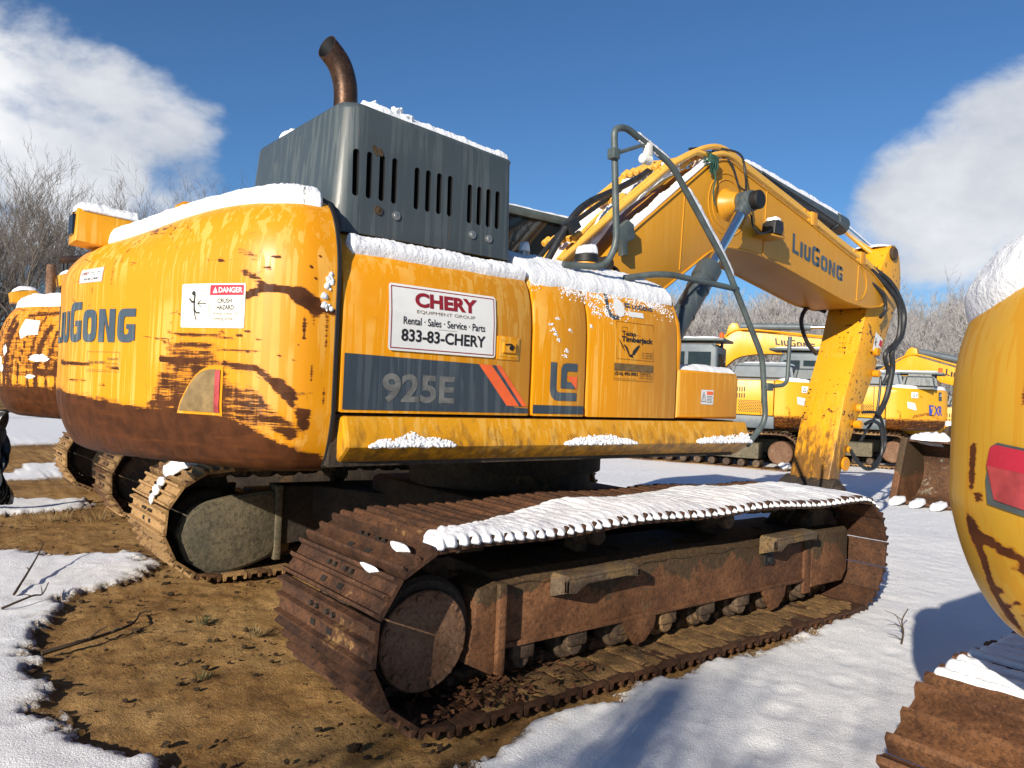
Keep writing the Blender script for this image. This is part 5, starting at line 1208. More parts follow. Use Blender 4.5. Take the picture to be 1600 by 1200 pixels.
# ------------------------------------------------------------------ neighbouring excavators in the row
def right_rust(t, z):
    r = strokes(t, z, [([(.34, 1.50), (.335, 1.43)], .012, .95), ([(.33, 1.36), (.345, 1.30), (.34, 1.24), (.36, 1.19)], .020, 1.0), ([(.345, 1.345), (.42, 1.33), (.50, 1.315), (.62, 1.30), (.8, 1.29)], .012, .9), ([(.45, 1.30), (.55, 1.285), (.7, 1.28)], .008, .75),
                       ([(.34, 1.425), (.42, 1.41)], .003, .8), ([(.34, 1.415), (.43, 1.398)], .0025, .8), ([(.36, 1.25), (.5, 1.22), (.65, 1.215)], .004, .8), ([(.38, 1.225), (.55, 1.195)], .004, .75), ([(.49, 1.62), (.49, 1.59)], .004, .85)])
    r = max(r, .62*(1-sstep(1.12, 1.21, z)))
    return r
def left_rust(t, z):
    r = .5+.9*max(-.56, min(.5, (1.40-z)/.10)) if z < 1.50 else .37+.10*sstep(2.2, 1.6, z)+.14*max(0, mn.noise((t*2, z*2, 3)))
    D = []
    for k in range(11):
        a = .55+.15*k+.04*math.sin(k*3.1); D.append(([(a, 1.38), (a+.02, 1.6), (a-.07, 1.85+.05*math.sin(k*2.3)), (a-.16, 2.10+.08*math.sin(k*1.7))], .028+.016*math.sin(k*4.7), .74+.12*math.sin(k*2.9)))
    D += [([(.4, 1.55), (.7, 1.56), (1.0, 1.55)], .05, .72), ([(.2, 2.18), (.6, 2.20), (1.3, 2.16)], .03, .62), ([(1.5, 1.4), (1.6, 1.8), (1.55, 2.1)], .06, .65), ([(1.8, 1.4), (1.85, 1.7)], .05, .7)]
    return max(r, strokes(t, z, D))
def neighbour_right():
    t = thing('excavator', 'yellow excavator cut off by the right edge with a red rear reflector and snowy shoulder', 'excavator', (.22, -5.63, 0))
    sh = Shell(1.14, 1.89, .26, .14, .30, .16, mirror=True)
    cw = put('counterweight', sh.mesh(right_rust, 150, 70), M['yellow_cw_right'], t, True, 50); cw.location = (0, .075, 0)
    def cm(s0, z0=0): return lambda u, v, l: tuple(sh.at(s0+u, v+z0, .004+l))
    D = Decal(); D.poly([(0, .0), (.012, .062), (.03, .07), (.30, .048), (.33, .03), (.33, -.075), (.30, -.08), (.14, -.052), (.008, -.04)], 0)
    D.poly([(.006, .028), (.014, .060), (.03, .066), (.30, .044), (.33, .026), (.33, .006), (.16, .020)], 1, .003); D.poly([(.006, .028), (.16, .020), (.33, .006), (.33, -.066), (.15, -.042), (.03, -.030)], 2, .0025)
    D.build('rear_reflector', cm(.40, 1.447), [M['rail'], M['red'], M['lens']], cw, .02, .02)
    # body behind the counterweight and its undercarriage
    mb = MB(); mb.box((-2.1, -1.35, 1.2), (1.2, 1.36, 1.95), 0, .06); mb.box((-2.0, -1.1, 2.1), (-.8, .9, 2.55), 0, .08); mb.box((.1, .35, 1.4), (1.6, 1.33, 2.95), 0, .06); mb.build('upper_body', M['yellow_cw_right'], t, True, 30)
    crawler(t, 1.19, -1.84, 1.83, .462, .395, .90, 46, M['track_right'], .02)
    crawler(t, -1.19, -1.84, 1.83, .462, .395, .90, 46, M['track_right'], .02, detail=False, keep=lambda x, z: False)
    mb = MB(); mb.box((-1.4, .95, .2), (1.9, 1.42, .66), 0, .02); mb.cyl((-1.84, .95, .46), (-1.84, 1.45, .46), .3, 28, 0, .02); mb.box((-.7, -1, .45), (.7, 1, 1.1), 0, .05); mb.build('track_frame', M['frame'], t, True, 30)
    # its snow
    L = Vector(t.location)+Vector((0, .075, 0))
    def shoulder(u, v):
        if v < .6: return tuple(sh.at(u, lerp(1.81-.06*sstep(.5, .25, u), 1.89, v/.6), .002)+L)
        q = sh.at(u, 1.89); return tuple(q.lerp(Vector((-1.5, 0, 1.90)), (v-.6))+L)
    snow_piece('snow_patch', shoulder, .0, 1.6, 0, 1, 160, 50, .042, 'snow on the shoulder of the excavator at the right edge', .10, 120, up=(-.35, .25, .9), edge=.12, lump=.2)
    L = Vector(t.location)
    y1 = 1.19+.45
    P = track_path(-1.84, 1.83, .462, .395, .02); fz = sheet_z(P); st, p = resample(P, 46)
    rnd = random.Random(2); head = None
    def skin(x, lift=.030): a = max(0, (-1.84-x)/.43); return (x if a == 0 else -1.84-(.395+lift)*math.sin(a), fz(-1.84)+lift if a == 0 else .462+(.395+lift)*math.cos(a))
    for k in range(20):
        x = -1.92+p/3*k; ln = min(.80, .27+.030*k+rnd.uniform(-.03, .03)); w = .037+.004*min(k, 8)
        o = snow_piece('snow_patch' if head is None else 'snow_strip', lambda u, v: (lambda q: (q[0], y1-.012-u*ln, q[1]))(skin(x+(v-.5)*w*(1-.55*max(0, (u-.35)/.65)))), 0, 1, 0, 1, 60, 12, .030, None, .10, 125+k, edge=.42, lump=.25, taper=.04, parent=head)
        if head is None: head = o
        me = o.data; n = len(me.vertices); co = np.empty(n*3, np.float32); me.vertices.foreach_get('co', co); co = co.reshape(-1, 3)+np.array([L.x, L.y, 0], np.float32); me.vertices.foreach_set('co', co.reshape(-1)); me.update()
    tag(head, 'ribbed snow strips on the track of the excavator at the right edge', 'snow')
neighbour_right()
def neighbour_left():
    t = thing('excavator', 'rust streaked excavator on the left partly hidden by the big counterweight', 'excavator', (.16, 5.35, .0))
    sh = Shell(1.06, 2.36, .34, .2, .55, .34); cw = put('counterweight', sh.mesh(left_rust, 120, 60), M['yellow_cw'], t, True, 50)
    def cm(u, v, l): return tuple(sh.at(u, v, .003+l))
    rnd = random.Random(3)
    def blob(D, u, v, w, h, n=16, mi=0):
        D.poly([(u+w*math.cos(2*PI*i/n)*(.7+.5*rnd.random()), v+h*math.sin(2*PI*i/n)*(.7+.5*rnd.random())) for i in range(n)], mi)
    D = Decal(); D.poly([(1.02, 1.95), (1.05, 2.10), (1.32, 2.12), (1.36, 1.98), (1.30, 1.90), (1.2, 1.94)], 0); D.build('peeled_patch', cm, M['white_grime'], cw, .03, .03)
    for (u, v, w, h, mi) in ((.98, 1.70, .16, .045, 'white_grime'), (1.62, 1.78, .05, .06, 'white'), (1.70, 1.58, .06, .05, 'white_grime'), (1.74, 1.66, .04, .06, 'white_grime'), (1.1, 1.5, .08, .025, 'white_grime')):
        D = Decal(); blob(D, u, v, w, h, 26); D.build('peeled_patch', cm, M[mi], cw, .03, .03)
    D = Decal(); D.rect(1.72, 1.40, 1.95, 1.455, 0); D.build('grey_band', cm, M['rail'], cw, .03)
    mb = MB(); mb.box((-2.12, -1.36, 1.14), (1.2, 1.36, 2.25), 0, .05); mb.box((.1, .4, 1.4), (1.7, 1.4, 2.9), 0, .05); mb.build('upper_body', M['yellow'], t, True, 30)
    for (x, y, z) in ((-2.92, .60, 2.36), (-2.52, .0, 2.56)):
        mb = MB(); mb.prism([(x, z), (x+.30, z), (x+.33, z+.11), (x+.22, z+.17), (x-.02, z+.12)], 'y', y-.03, y+.26, 0, .012); mb.build('lamp_housing', M['yellow_skirt'], t, True, 30)
    mb = MB(); mb.cyl((-2.60, .12, 2.2), (-2.60, .12, 2.80), .05, 18, 0, .005); mb.build('exhaust_stub', M['disc'], t, True, 40)
    mb = MB(); mb.cyl((-2.48, .18, 2.88), (-2.15, -.45, 2.88), .045, 14, 0, .005); mb.build('pipe', M['exhaust'], t, True, 40)
    mb = MB(); mb.tube(fillet([(-2.45, .12, 2.3), (-2.45, .12, 2.90), (-2.0, -.6, 2.84)], .05), .02, 8); mb.tube([(-2.47, .24, 2.3), (-2.47, .24, 2.88)], .02, 8); mb.build('hand_rail', M['rubber'], t, True, 40)
    for s in (-1, 1):
        crawler(t, s*1.30, -1.83, 1.83, .47, .40, .72, 46, M['track_mud'], .02)
        mb = MB(); mb.box((-1.4, s*1.3-.22, .2), (1.9, s*1.3+.22, .66), 0, .02); mb.cyl((-1.83, s*1.3-.22, .46), (-1.83, s*1.3+.22, .46), .29, 28, 0, .02); mb.build('track_frame', M['darksteel'], t, True, 30)
    mb = MB(); mb.box((-.8, -1.1, .45), (.8, 1.1, 1.2), 0, .05); mb.build('car_body', M['darksteel'], t, True, 30)
    L = Vector(t.location)
    def crest(u, v):
        if v < .4: return tuple(sh.at(u, lerp(2.26, 2.36, v/.4))+L)
        return tuple(sh.at(u, 2.36).lerp(Vector((-1.7, 0, 2.36)), (v-.4)*.8)+L)
    snow_piece('snow_patch', crest, .1, 2.6, 0, 1, 120, 16, .07, 'snow along the top of the rust streaked excavator on the left', .1, 130)
    for k, (x, y, z, lab) in enumerate(((-2.92, .60, 2.50, 'snow pad on the left lamp housing of the rust streaked excavator'), (-2.52, .0, 2.70, 'snow pad on the right lamp housing of the rust streaked excavator'))):
        snow_piece('snow_patch', lambda u, v: (u+L.x, v+L.y, z+.03*math.sin((u-x)/.33*PI)), x, x+.3, y-.03, y+.26, 18, 18, .035, lab, .15, 133+k)
    # black plastic sheet hanging from the counterweight
    mb = MB(); vs = []; fs = []; n = 46; m_ = 18
    for i in range(n+1):
        a = i/n; z = lerp(1.12, .10, min(1, a*1.12)); cx = -2.86-.05*math.sin(a*5)-.36*max(0, a-.78)*4*.35; cy = 5.10+.05*math.sin(a*4+1)+.55*max(0, a-.80)*1.6; w = .10+.05*math.sin(a*6+.6)-.04*math.sin(a*13); tw = a*2.2
        for j in range(m_+1):
            b = (j/m_-.5)*2; q = w*b; fold = .03*math.sin(j*1.9+a*9)+.02*math.sin(j*.9-a*17)
            vs.append((cx+q*math.sin(tw)+fold*math.cos(tw)+.03*mn.noise((a*7, b*2, 1)), cy+q*math.cos(tw)-fold*math.sin(tw), z+.02*mn.noise((a*9, b*3, 5))))
    for i in range(n):
        for j in range(m_): fs.append([i*(m_+1)+j, i*(m_+1)+j+1, (i+1)*(m_+1)+j+1, (i+1)*(m_+1)+j])
    mb.add(vs, fs); o = mb.build('plastic_sheet', M['tarp'], None, True); md = o.modifiers.new('s', 'SOLIDIFY'); md.thickness = .006
    tag(o, 'black plastic sheet hanging twisted below the rust streaked counterweight on the left', 'plastic sheet')
neighbour_left()

# ------------------------------------------------------------------ the far row
def far_rust(t, z):
    r = .5+.5*max(-1, min(.6, (1.30-z)/.10)); r = max(0, r-.12)
    return max(r, strokes(t, z, [([(.5, 1.35), (.9, 1.45), (1.3, 1.36)], .05, .5), ([(.2, 1.5), (.24, 1.3)], .03, .5), ([(.7, 1.9), (.75, 1.85)], .02, .6)]))
UPB = UP; LOB = LO
def far_excavator(loc, rz, label, boom=None, xr=False, tint='yellow_far', cab=True, decals=True, hoodx=0):
    t = thing('excavator', label, 'excavator', loc, rz, None)
    sh = Shell(1.0, 2.12, .3, .16, .16, .10, mirror=True); cw = put('counterweight', sh.mesh(far_rust, 80, 34), M[tint], t, True, 50)
    for v in cw.data.vertices:
        if v.co.x < -2.15: v.co.x = -1.62+(v.co.x+2.15)*1.5
        else: v.co.x = -1.62
    cw.data.update()
    K = lambda p: (p.x if p.x > -2.15 and False else (-1.62+(p.x+2.15)*1.5), p.y, p.z)
    def cm(s0, z0): return lambda u, v, l: K(sh.at(s0+u, v+z0, .012+l))
    D = Decal(); D.rrect(.0, 0, .30, .15, .02, 0); D.line([(.05, .03), (.10, .12), (.15, .03), (.05, .03)], .012, 1, .004); D.line([(.2, .05), (.26, .10)], .02, 1, .004)
    D.v = [(u*.62+.42, v+1.84) for u, v in D.v]; D.build('warning_sticker', cm(0, 0), [M['white'], M['ink']], cw, .05)
    D = Decal(); D.poly([(0, .16), (.02, .0), (.30, -.06), (.33, -.02), (.25, .13)], 0); D.line([(.05, .1), (.25, .05)], .008, 1, .004); D.v = [(u*.72+.34, v+1.58) for u, v in D.v]; D.build('reflector', cm(0, 0), [M['white'], M['lens_dull']], cw, .04)
    if xr:
        D = Decal(); D.poly([(0, .26), (.16, .26), (.10, 0), (.02, 0)], 0); D.poly([(.05, .22), (.12, .22), (.09, .12)], 1, .004); D.text('XR', .18, 0, .30, .24, 0, 0, .03); D.v = [(u*1.0+.95, v+1.42) for u, v in D.v]; D.build('lettering', cm(0, 0), [M['blue'], M[tint]], cw, .05)
        D = Decal(); D.rect(0, 0, .12, .22, 0); D.text('20', .02, .11, .08, .06, 1, .004); D.v = [(u+1.28, v+1.80) for u, v in D.v]; D.build('model_plate', cm(0, 0), [M['band'], M['white']], cw, .05)
    # left side body with vents
    mb = MB(); mb.box((-1.60, -1.36, 1.28), (1.5, 1.385, 2.10), 0, .03); bd = mb.build('upper_body', M[tint], t, True, 30)
    mb = MB(); mb.box((-1.62, -1.34, .98), (1.55, 1.37, 1.27), 0, .02); mb.build('sill_beam', M['grey_far'], t, True, 30)
    mp = lambda u, v, l: (u, 1.389+l, v)
    D = Decal()
    for r_ in range(2):
        for k in range(17): D.rect(-.95+.055*k, 1.82-.15*r_, -.925+.055*k, 1.93-.15*r_, 0)
    for i in range(11):
        for j in range(8): D.poly([(-1.30+.046*i+(j % 2)*.02+.016*math.cos(a), 1.36+.036*j+.015*math.sin(a)) for a in [PI/3*q for q in range(6)]], 0)
    D.build('vents', mp, M['black'], bd)
    mb = MB(); mb.box((-1.335, 1.38, 1.30), (-1.32, 1.389, 2.09)); mb.box((-.10, 1.38, 1.30), (-.085, 1.389, 2.09)); mb.build('door_seams', M['black'], bd)
    bm = bmesh.new(); bmesh.ops.create_cube(bm, size=1)
    for v in bm.verts: v.co = Vector((-1.25+v.co.x*(1.5 if v.co.z < 0 else 1.3), .1+v.co.y*(2.2 if v.co.z < 0 else 2.0), 2.30+v.co.z*.42))
    bmesh.ops.bevel(bm, geom=bm.edges[:], offset=.09, segments=3, affect='EDGES')
    mb = MB(); mb.bm(bm); hd = mb.build('engine_hood', M['grey_far'], t, True, 35)
    bm = bmesh.new(); bmesh.ops.create_cube(bm, size=1)
    for v in bm.verts: v.co = Vector((-2.35+v.co.x*(.85 if v.co.z < 0 else .7), .1+v.co.y*(2.0 if v.co.z < 0 else 1.8), 2.27+v.co.z*.38))
    bmesh.ops.bevel(bm, geom=bm.edges[:], offset=.09, segments=3, affect='EDGES')
    mb = MB(); mb.bm(bm); mb.build('rear_hood', M['grey'], t, True, 35)
    D = Decal()
    for r_ in range(3):
        for k in range(11): D.rect(-1.40+.075*k, 2.17+.055*r_, -1.345+.075*k, 2.20+.055*r_, 0)
    D.build('grille', lambda u, v, l: (u, 1.188-(v-2.1)*.26, v), M['black'], hd)
    mb = MB(); mb.cyl((-.42, .95, 2.05), (-.42, .95, 2.32), .12, 20, 0, .02); mb.cyl((-.42, .95, 2.30), (-.42, .95, 2.36), .15, 20, 0, .02); mb.build('air_cleaner', M['grey'], t, True, 40)
    mb = MB(); mb.prism([(-2.25, 2.1), (-2.05, 2.1), (-2.08, 2.2), (-2.15, 2.23), (-2.22, 2.2)], 'y', .60, .66, 0, .01); mb.build('lifting_lug', M[tint], t, True)
    if cab:
        cx = -.72
        mb = MB(); mb.prism([(.45, 1.28), (2.0, 1.28), (2.05, 1.9), (1.75, 2.85), (1.6, 2.95), (.6, 2.95), (.45, 2.85)], 'y', .40, 1.37, 0, .06, 3); mb.v = [(x+cx, y, z) for x, y, z in mb.v]; c = mb.build('cab', M['grey_far'], t, True, 35)
        D = Decal(); D.poly([(.60, 1.95), (1.15, 1.95), (1.15, 2.74), (.60, 2.74)], 0); D.poly([(1.24, 1.6), (1.88, 1.6), (1.93, 1.95), (1.66, 2.74), (1.24, 2.74)], 0); D.build('side_window', lambda u, v, l: (u+cx, 1.376, v), M['glass'], c)
        D = Decal(); D.rrect(.50, 1.95, 1.27, 2.70, .05, 0); D.build('rear_window', lambda u, v, l: (.443+cx, u, v), M['glass'], c)
        mb = MB(); mb.box((.30, .34, 3.0), (2.05, 1.43, 3.07), 0, .02); 
        for x in (.55, 1.7):
            for y in (.5, 1.25): mb.box((x-.03, y-.03, 2.9), (x+.03, y+.03, 3.02))
        mb.v = [(x+cx, y, z) for x, y, z in mb.v]; mb.build('roof_guard', M['rail'], c, True, 35)
        mb = MB(); mb.cyl((.38+cx, 1.30, 3.06), (.38+cx, 1.30, 3.20), .055, 14, 0, .015); mb.build('beacon', M['amber'], c, True, 40)
        snow_s = snow_piece('snow', lambda u, v: (u+cx, v, 3.068), .32, 2.03, .36, 1.41, 30, 20, .05, None, .05, int(loc[0]*7) % 50, parent=c)
    snow_piece('snow', lambda u, v: (u, v, 2.505), -1.85, -.65, -.7, 1.0, 30, 24, .05, None, .08, int(loc[0]*5) % 50, parent=hd)
    snow_piece('snow', lambda u, v: tuple(K(sh.at(u, lerp(2.08, 2.12, min(1, v*3)), 0))) if v < .34 else tuple(Vector(K(sh.at(u, 2.12))).lerp(Vector((-1.6, 0, 2.12)), (v-.33)*.6)), .02, 3.6, 0, 1, 60, 12, .05, None, .1, int(loc[0]*3) % 50, parent=cw)
    for s in (-1, 1):
        P = track_path(-1.83, 1.83, .47, .40, .02); st, p = resample(P, 48); mb = MB(); w = .34
        for (x, z, a) in st:
            tt = Vector((math.cos(a), 0, math.sin(a))); nn = Vector((math.sin(a), 0, -math.cos(a))); c0 = Vector((x, s*1.35, z))
            for (q0, q1, h0, h1) in ((-.5, .5, -.01, .02), (-.47, -.38, .02, .055), (-.05, .05, .02, .055), (.38, .47, .02, .055)):
                vs = [c0+tt*p*qq+nn*hh+Vector((0, yy, 0)) for yy in (-w, w) for hh in (h0, h1) for qq in (q0, q1)]
                mb.add(vs, [[0, 1, 3, 2], [4, 6, 7, 5], [0, 4, 5, 1], [2, 3, 7, 6], [0, 2, 6, 4], [1, 5, 7, 3]])
        tk = mb.build('crawler_track', M['track_mud'], t)
        mb = MB(); mb.box((-1.35, s*1.35-.25, .28), (1.6, s*1.35+.25, .64), 0, .02); mb.box((1.0, s*1.35-.28, .40), (1.35, s*1.35+.28, .66), 0, .02); mb.build('track_frame', M['guard'], tk, True, 30)
        mb = MB(); mb.cyl((-1.83, s*1.35-.26, .45), (-1.83, s*1.35+.30*1, .45), .27, 28, 0, .02); mb.build('final_drive', M['disc'], tk, True, 35)
        mb = MB(); mb.cyl((1.83, s*1.35-.2, .45), (1.83, s*1.35+.2, .45), .3, 28, 0, .02); mb.build('idler', M['disc'], tk, True, 35)
        for k in range(9): mb = MB(); mb.cyl((-1.3+k*.34, s*1.35-.24, .17), (-1.3+k*.34, s*1.35+.24, .17), .085, 14, 0, .012); mb.build('track_roller', M['chain'], tk, True, 35)
    mb = MB(); mb.box((-.8, -1.1, .45), (.8, 1.1, 1.0), 0, .05); mb.build('car_body', M['darksteel'], t, True, 30)
    if boom:
        pit, sc = boom; piv = Vector((.3, 0, 1.7))
        def tr(x, z):
            x = (x-.05)*sc; z = (z-1.95)*sc; c, s_ = math.cos(pit), math.sin(pit); return (piv.x+x*c-z*s_, piv.z+x*s_+z*c)
        Q = [(p.x, p.z) for p in fillet([Vector((x, 0, z)) for x, z in UP], .25, 4)]+[(p.x, p.z) for p in fillet([Vector((x, 0, z)) for x, z in LO], .15, 4)]
        mb = MB(); mb.prism([tr(x, z) for x, z in Q], 'y', -.30, .30, 0, .015); b = mb.build('boom', M[tint], t, True, 25)
        for y, sgn in ((.304, 1), (-.304, -1)):
            D = Decal(); D.logo(0, 0, 1.15*sc, .22*sc, 0); k0 = -.255
            D.build('lettering', (lambda u, v, l: (lambda q: (q[0], y, q[1]))(tr(4.62-u/sc if sgn > 0 else 3.5+u/sc, 3.0-(0 if sgn < 0 else 0)+v/sc+((4.6-(4.62-u/sc)) if sgn > 0 else 1.1-u/sc)*.26))), M['ink'], b)
        A, B, C_ = tr(2.5, 4.05), tr(4.6, 3.72), tr(6.1, 3.5)
        mb = MB(); mb.cyl((A[0], 0, A[1]), (B[0], 0, B[1]), .11, 16, 0, .01); mb.build('stick_cylinder', M['grey_far'], t, True, 40)
        mb = MB(); mb.tube([(B[0], 0, B[1]), (C_[0], 0, C_[1])], .055, 12); mb.build('cylinder_rod', M['chrome'], t, True)
        mb = MB()
        for y in (-.22, .22): mb = MB(); mb.tube([Vector((tr(p.x, p.z)[0], y, tr(p.x, p.z)[1])) for p in up_path(.6, 5.3, .09, y, 30)], .03, 8); mb.build('boom_pipe', M[tint], t, True)
        e0, e1 = tr(2.05, 3.86), tr(2.35, 4.2); mb = MB(); mb.prism([tr(2.0, 3.8), tr(2.5, 3.85), tr(2.42, 4.15), tr(2.25, 4.2), tr(2.12, 4.1)], 'y', -.12, .12, 0, .02); mb.build('cylinder_ear', M[tint], t, True, 30)
        # stick folded down from the tip
        S = [(5.25, 3.05), (5.7, 3.45), (6.1, 3.6), (6.3, 3.3), (6.1, 2.7), (5.2, .7), (4.9, .7), (5.2, 2.2)]
        mb = MB(); mb.prism([tr(x, z) for x, z in S], 'y', -.22, .22, 0, .015); mb.build('stick', M[tint], t, True, 25)
        P0 = tr(2.4, 3.46); d0 = (Vector((P0[0], 0, P0[1]))-Vector((.9, 0, 1.45))); mb = MB()
        for y in (-.5, .5): mb = MB(); mb.cyl((.9, y, 1.45), Vector((.9, y, 1.45))+d0*.6, .09, 14, 0, .01); mb.build('boom_cylinder', M['grey_far'], t, True, 40)
    return t
R_ = math.radians
far_excavator((12.6, 7.15, -.02), R_(113), 'yellow excavator with slate hood in the far row left of the stick')
far_excavator((16.7, 6.5, 0), R_(112), 'yellow excavator with blue lettering in the far row right of the stick', xr=True)
far_excavator((20.3, 5.2, -.45), R_(108), 'yellow excavator far right in the row beside the foreground counterweight')
far_excavator((16.4, 12.1, -.15), R_(-58), 'yellow excavator behind the far row with a long level boom', boom=(R_(9), 1.0), decals=False)
far_excavator((23.2, 9.7, 0), R_(-82), 'yellow excavator behind the far row with a steep curved boom right of the stick', boom=(R_(-4), .95), decals=False)
far_excavator((1.6, 11.8, 0), R_(2), 'half hidden yellow excavator at the left edge behind the rusty one', decals=False)

# ------------------------------------------------------------------ loose bucket in front of the far row
def bucket():
    t = thing('bucket', 'worn rusty digging bucket lying open side forward in the snow', 'bucket', (8.75, .15, 0))
    prof = [(0, .06), (.45, .03), (.80, .10), (1.02, .32), (1.08, .60), (1.0, .86), (.82, 1.03), (.55, 1.08), (.40, 1.06)]
    prof = [(p.x, p.z) for p in catmull([Vector((x, 0, z)) for x, z in prof], 5)]
    inn = [(x*.95+.01, z*.93+.05) for x, z in prof]
    mb = MB(); mb.prism(prof+inn[::-1], 'y', -.74, .74, 0, 0); mb.build('bowl', M['bucket'], t, True, 40)
    for y in (-.75, .75):
        mb = MB(); mb.prism([(0, .03)]+[(.17, .55), (.34, 1.09)]+prof[::-1][:-2], 'y', y-.03, y+.03, 0, .008); mb.prism([(-.04, .02), (.03, .02), (.40, 1.09), (.33, 1.10)], 'y', y-.055, y+.055, 0, .01); mb.build('side_plate', M['frame'], t, True, 40)
    for y in (-.22, .22):
        mb = MB(); mb.prism([(.50, 1.02), (1.0, .8), (1.02, 1.1), (.86, 1.32), (.62, 1.30)], 'y', y-.03, y+.03, 0, .01); mb.build('ear', M['frame'], t, True, 40)
    mb = MB(); mb.cyl((.72, -.3, 1.2), (.72, .3, 1.2), .05, 16); mb.build('pin', M['exhaust'], t, True)
    for k in range(5):
        y = -.62+k*.31; mb = MB(); mb.prism([(-.34, .03), (-.30, .06), (.0, .12), (.08, .09), (.08, .02), (-.30, .0)], 'y', y-.055, y+.055, 0, .012); mb.build('tooth', M['bucket'], t, True, 40)
    L = Vector(t.location)
    snow_piece('snow_patch', lambda u, v: (u+L.x, v+L.y, 1.075+L.z-(.0 if u < .6 else (u-.6)*.5)), .34, .80, .1, .74, 20, 30, .10, 'snow cap on the top of the loose rusty bucket', .15, 150)
    snow_piece('snow_patch', lambda u, v: (u+L.x, v+L.y, 1.33), .62, .90, .15, .30, 12, 12, .06, 'small snow cap on a bucket ear', .2, 151)
    nm = ('leftmost', 'second from left', 'middle', 'fourth from left', 'rightmost')
    for k in range(5):
        y = -.62+k*.31; snow_piece('snow_patch', lambda u, v: (u+L.x, v+L.y, .06+max(0, u+.3)*.2), -.36, .10, y-.10, y+.10, 14, 14, .06, 'snow pad on the '+nm[4-k]+' tooth of the loose bucket', .15, 152+k)
bucket()

# ------------------------------------------------------------------ bare trees
def tree_mesh(seed, h=9., lev=5, tw=.006):
    rnd = random.Random(seed); T = MB(); K = MB()
    def grow(p, d, L, r, lv):
        n = 4 if lv < 2 else 3; pts = [p]; q = p; dd = d.copy(); kids = []
        for i in range(n):
            dd = (dd+Vector((rnd.gauss(0, .10), rnd.gauss(0, .10), rnd.gauss(.05, .07)))*(1+.3*lv)).normalized(); q = q+dd*L/n; pts.append(q)
            kids.append((q, dd.copy(), (i+1)/n))
        rr = [r*(1-.6*i/n) for i in range(n+1)]
        (T if lv < 2 else K).tube(pts, rr, 6 if lv == 0 else 4 if lv < 3 else 3, 0, False)
        if lv >= lev: return
        nk = (7 if lv == 0 else 5 if lv == 1 else 4 if lv == 2 else 3)
        for k in range(nk):
            f = rnd.uniform(.30 if lv == 0 else .15, 1.0) if k else 1.0
            i = min(n-1, int(f*n)); a = kids[i]; base = pts[i].lerp(pts[i+1], f*n-i) if f < 1 else pts[-1]
            az = rnd.uniform(0, 2*PI); perp = a[1].orthogonal().normalized(); perp = Matrix.Rotation(az, 3, a[1]) @ perp
            an = rnd.uniform(.35, .85)*(1 if k else .35)
            nd = (a[1]*math.cos(an)+perp*math.sin(an)+Vector((0, 0, .12))).normalized()
            grow(base, nd, L*rnd.uniform(.48, .72)*(1.0 if lv else .85), max(tw, r*(1-.6*f)*rnd.uniform(.45, .7)), lv+1)
    grow(Vector((0, 0, -.2)), Vector((rnd.gauss(0, .05), rnd.gauss(0, .05), 1)), h*.55, h*.014, 0)
    return T.mesh('trunk'), K.mesh('crown')
def plant(protos, spots, label, group, tm, km):
    ms = []
    for (a, b) in protos: a.materials.append(tm); b.materials.append(km); ms.append((a, b))
    for i, (x, y, z, s, rz) in enumerate(spots):
        t = thing('bare_tree', label if isinstance(label, str) else label[i], 'tree', (x, y, z), rz, group); t.scale = (s, s, s)
        a, b = ms[i % len(ms)]
        for nm, me in (('trunk', a), ('crown', b)):
            o = bpy.data.objects.new(nm, me); COL.objects.link(o); o.parent = t
def ground_z(x, y):
    dd = x*.86+y*.5; return 3.2*sstep(28, 75, dd)+2*sstep(25, 90, y)*sstep(-60, 10, x)*.4
def trees():
    rnd = random.Random(11)
    protos = [tree_mesh(20+k, 9) for k in range(5)]
    spots = []
    for k in range(64):
        a = math.radians(rnd.uniform(62, 96)); d = rnd.uniform(30, 52); x, y = -3.8+d*math.cos(a), -4.85+d*math.sin(a)
        spots.append((x, y, ground_z(x, y)-.2, rnd.uniform(.78, 1.08)*d/38, rnd.uniform(0, 6)))
    spots[0] = (-1.5, 24.5, 0, .98, 1); spots[1] = (-.3, 27, 0, .90, 2)
    plant(protos, spots, 'bare leafless tree behind the excavators on the left', 'bare trees on the left', M['bark'], M['bark'])
    P2 = [tree_mesh(60+k, 7, 5, .011) for k in range(5)]
    sp = []
    for k in range(215):
        a = math.radians(rnd.uniform(12, 46)); d = rnd.uniform(38, 85); x, y = -3.8+d*math.cos(a), -4.85+d*math.sin(a)
        sp.append((x, y, ground_z(x, y)-.5, rnd.uniform(.75, 1.10)*(.72+d/170), rnd.uniform(0, 6)))
    plant(P2, sp, 'frosted bare tree in the wood beyond the far row', 'frosted trees beyond the far row', M['bark'], M['twig'])
trees()
def shade_casters():
    # unseen pole and small tree added behind the camera, shaped to cast foreground shade
    d = Vector((sx, sy, 0)).normalized()
    g = Vector((-.62, -2.36, 0))+d*26
    mb = MB(); mb.tube([g+Vector((0, 0, -.3)), g+Vector((.02, .03, 5)), g+Vector((0, .05, 10.1))], [.19, .17, .14], 14); o = mb.build('shadow_pole', M['bark'], None, True, 40); tag(o, 'tall unseen timber pole added behind the camera for its shadow streak', 'pole')
    g = Vector((-2.25, -1.80, 0))+d*9
    plant([tree_mesh(91, 9, 5, .012)], [(g.x, g.y, 0, .44, 1.)], 'small unseen bare tree added behind the camera for its shade', None, M['bark'], M['bark'])
shade_casters()

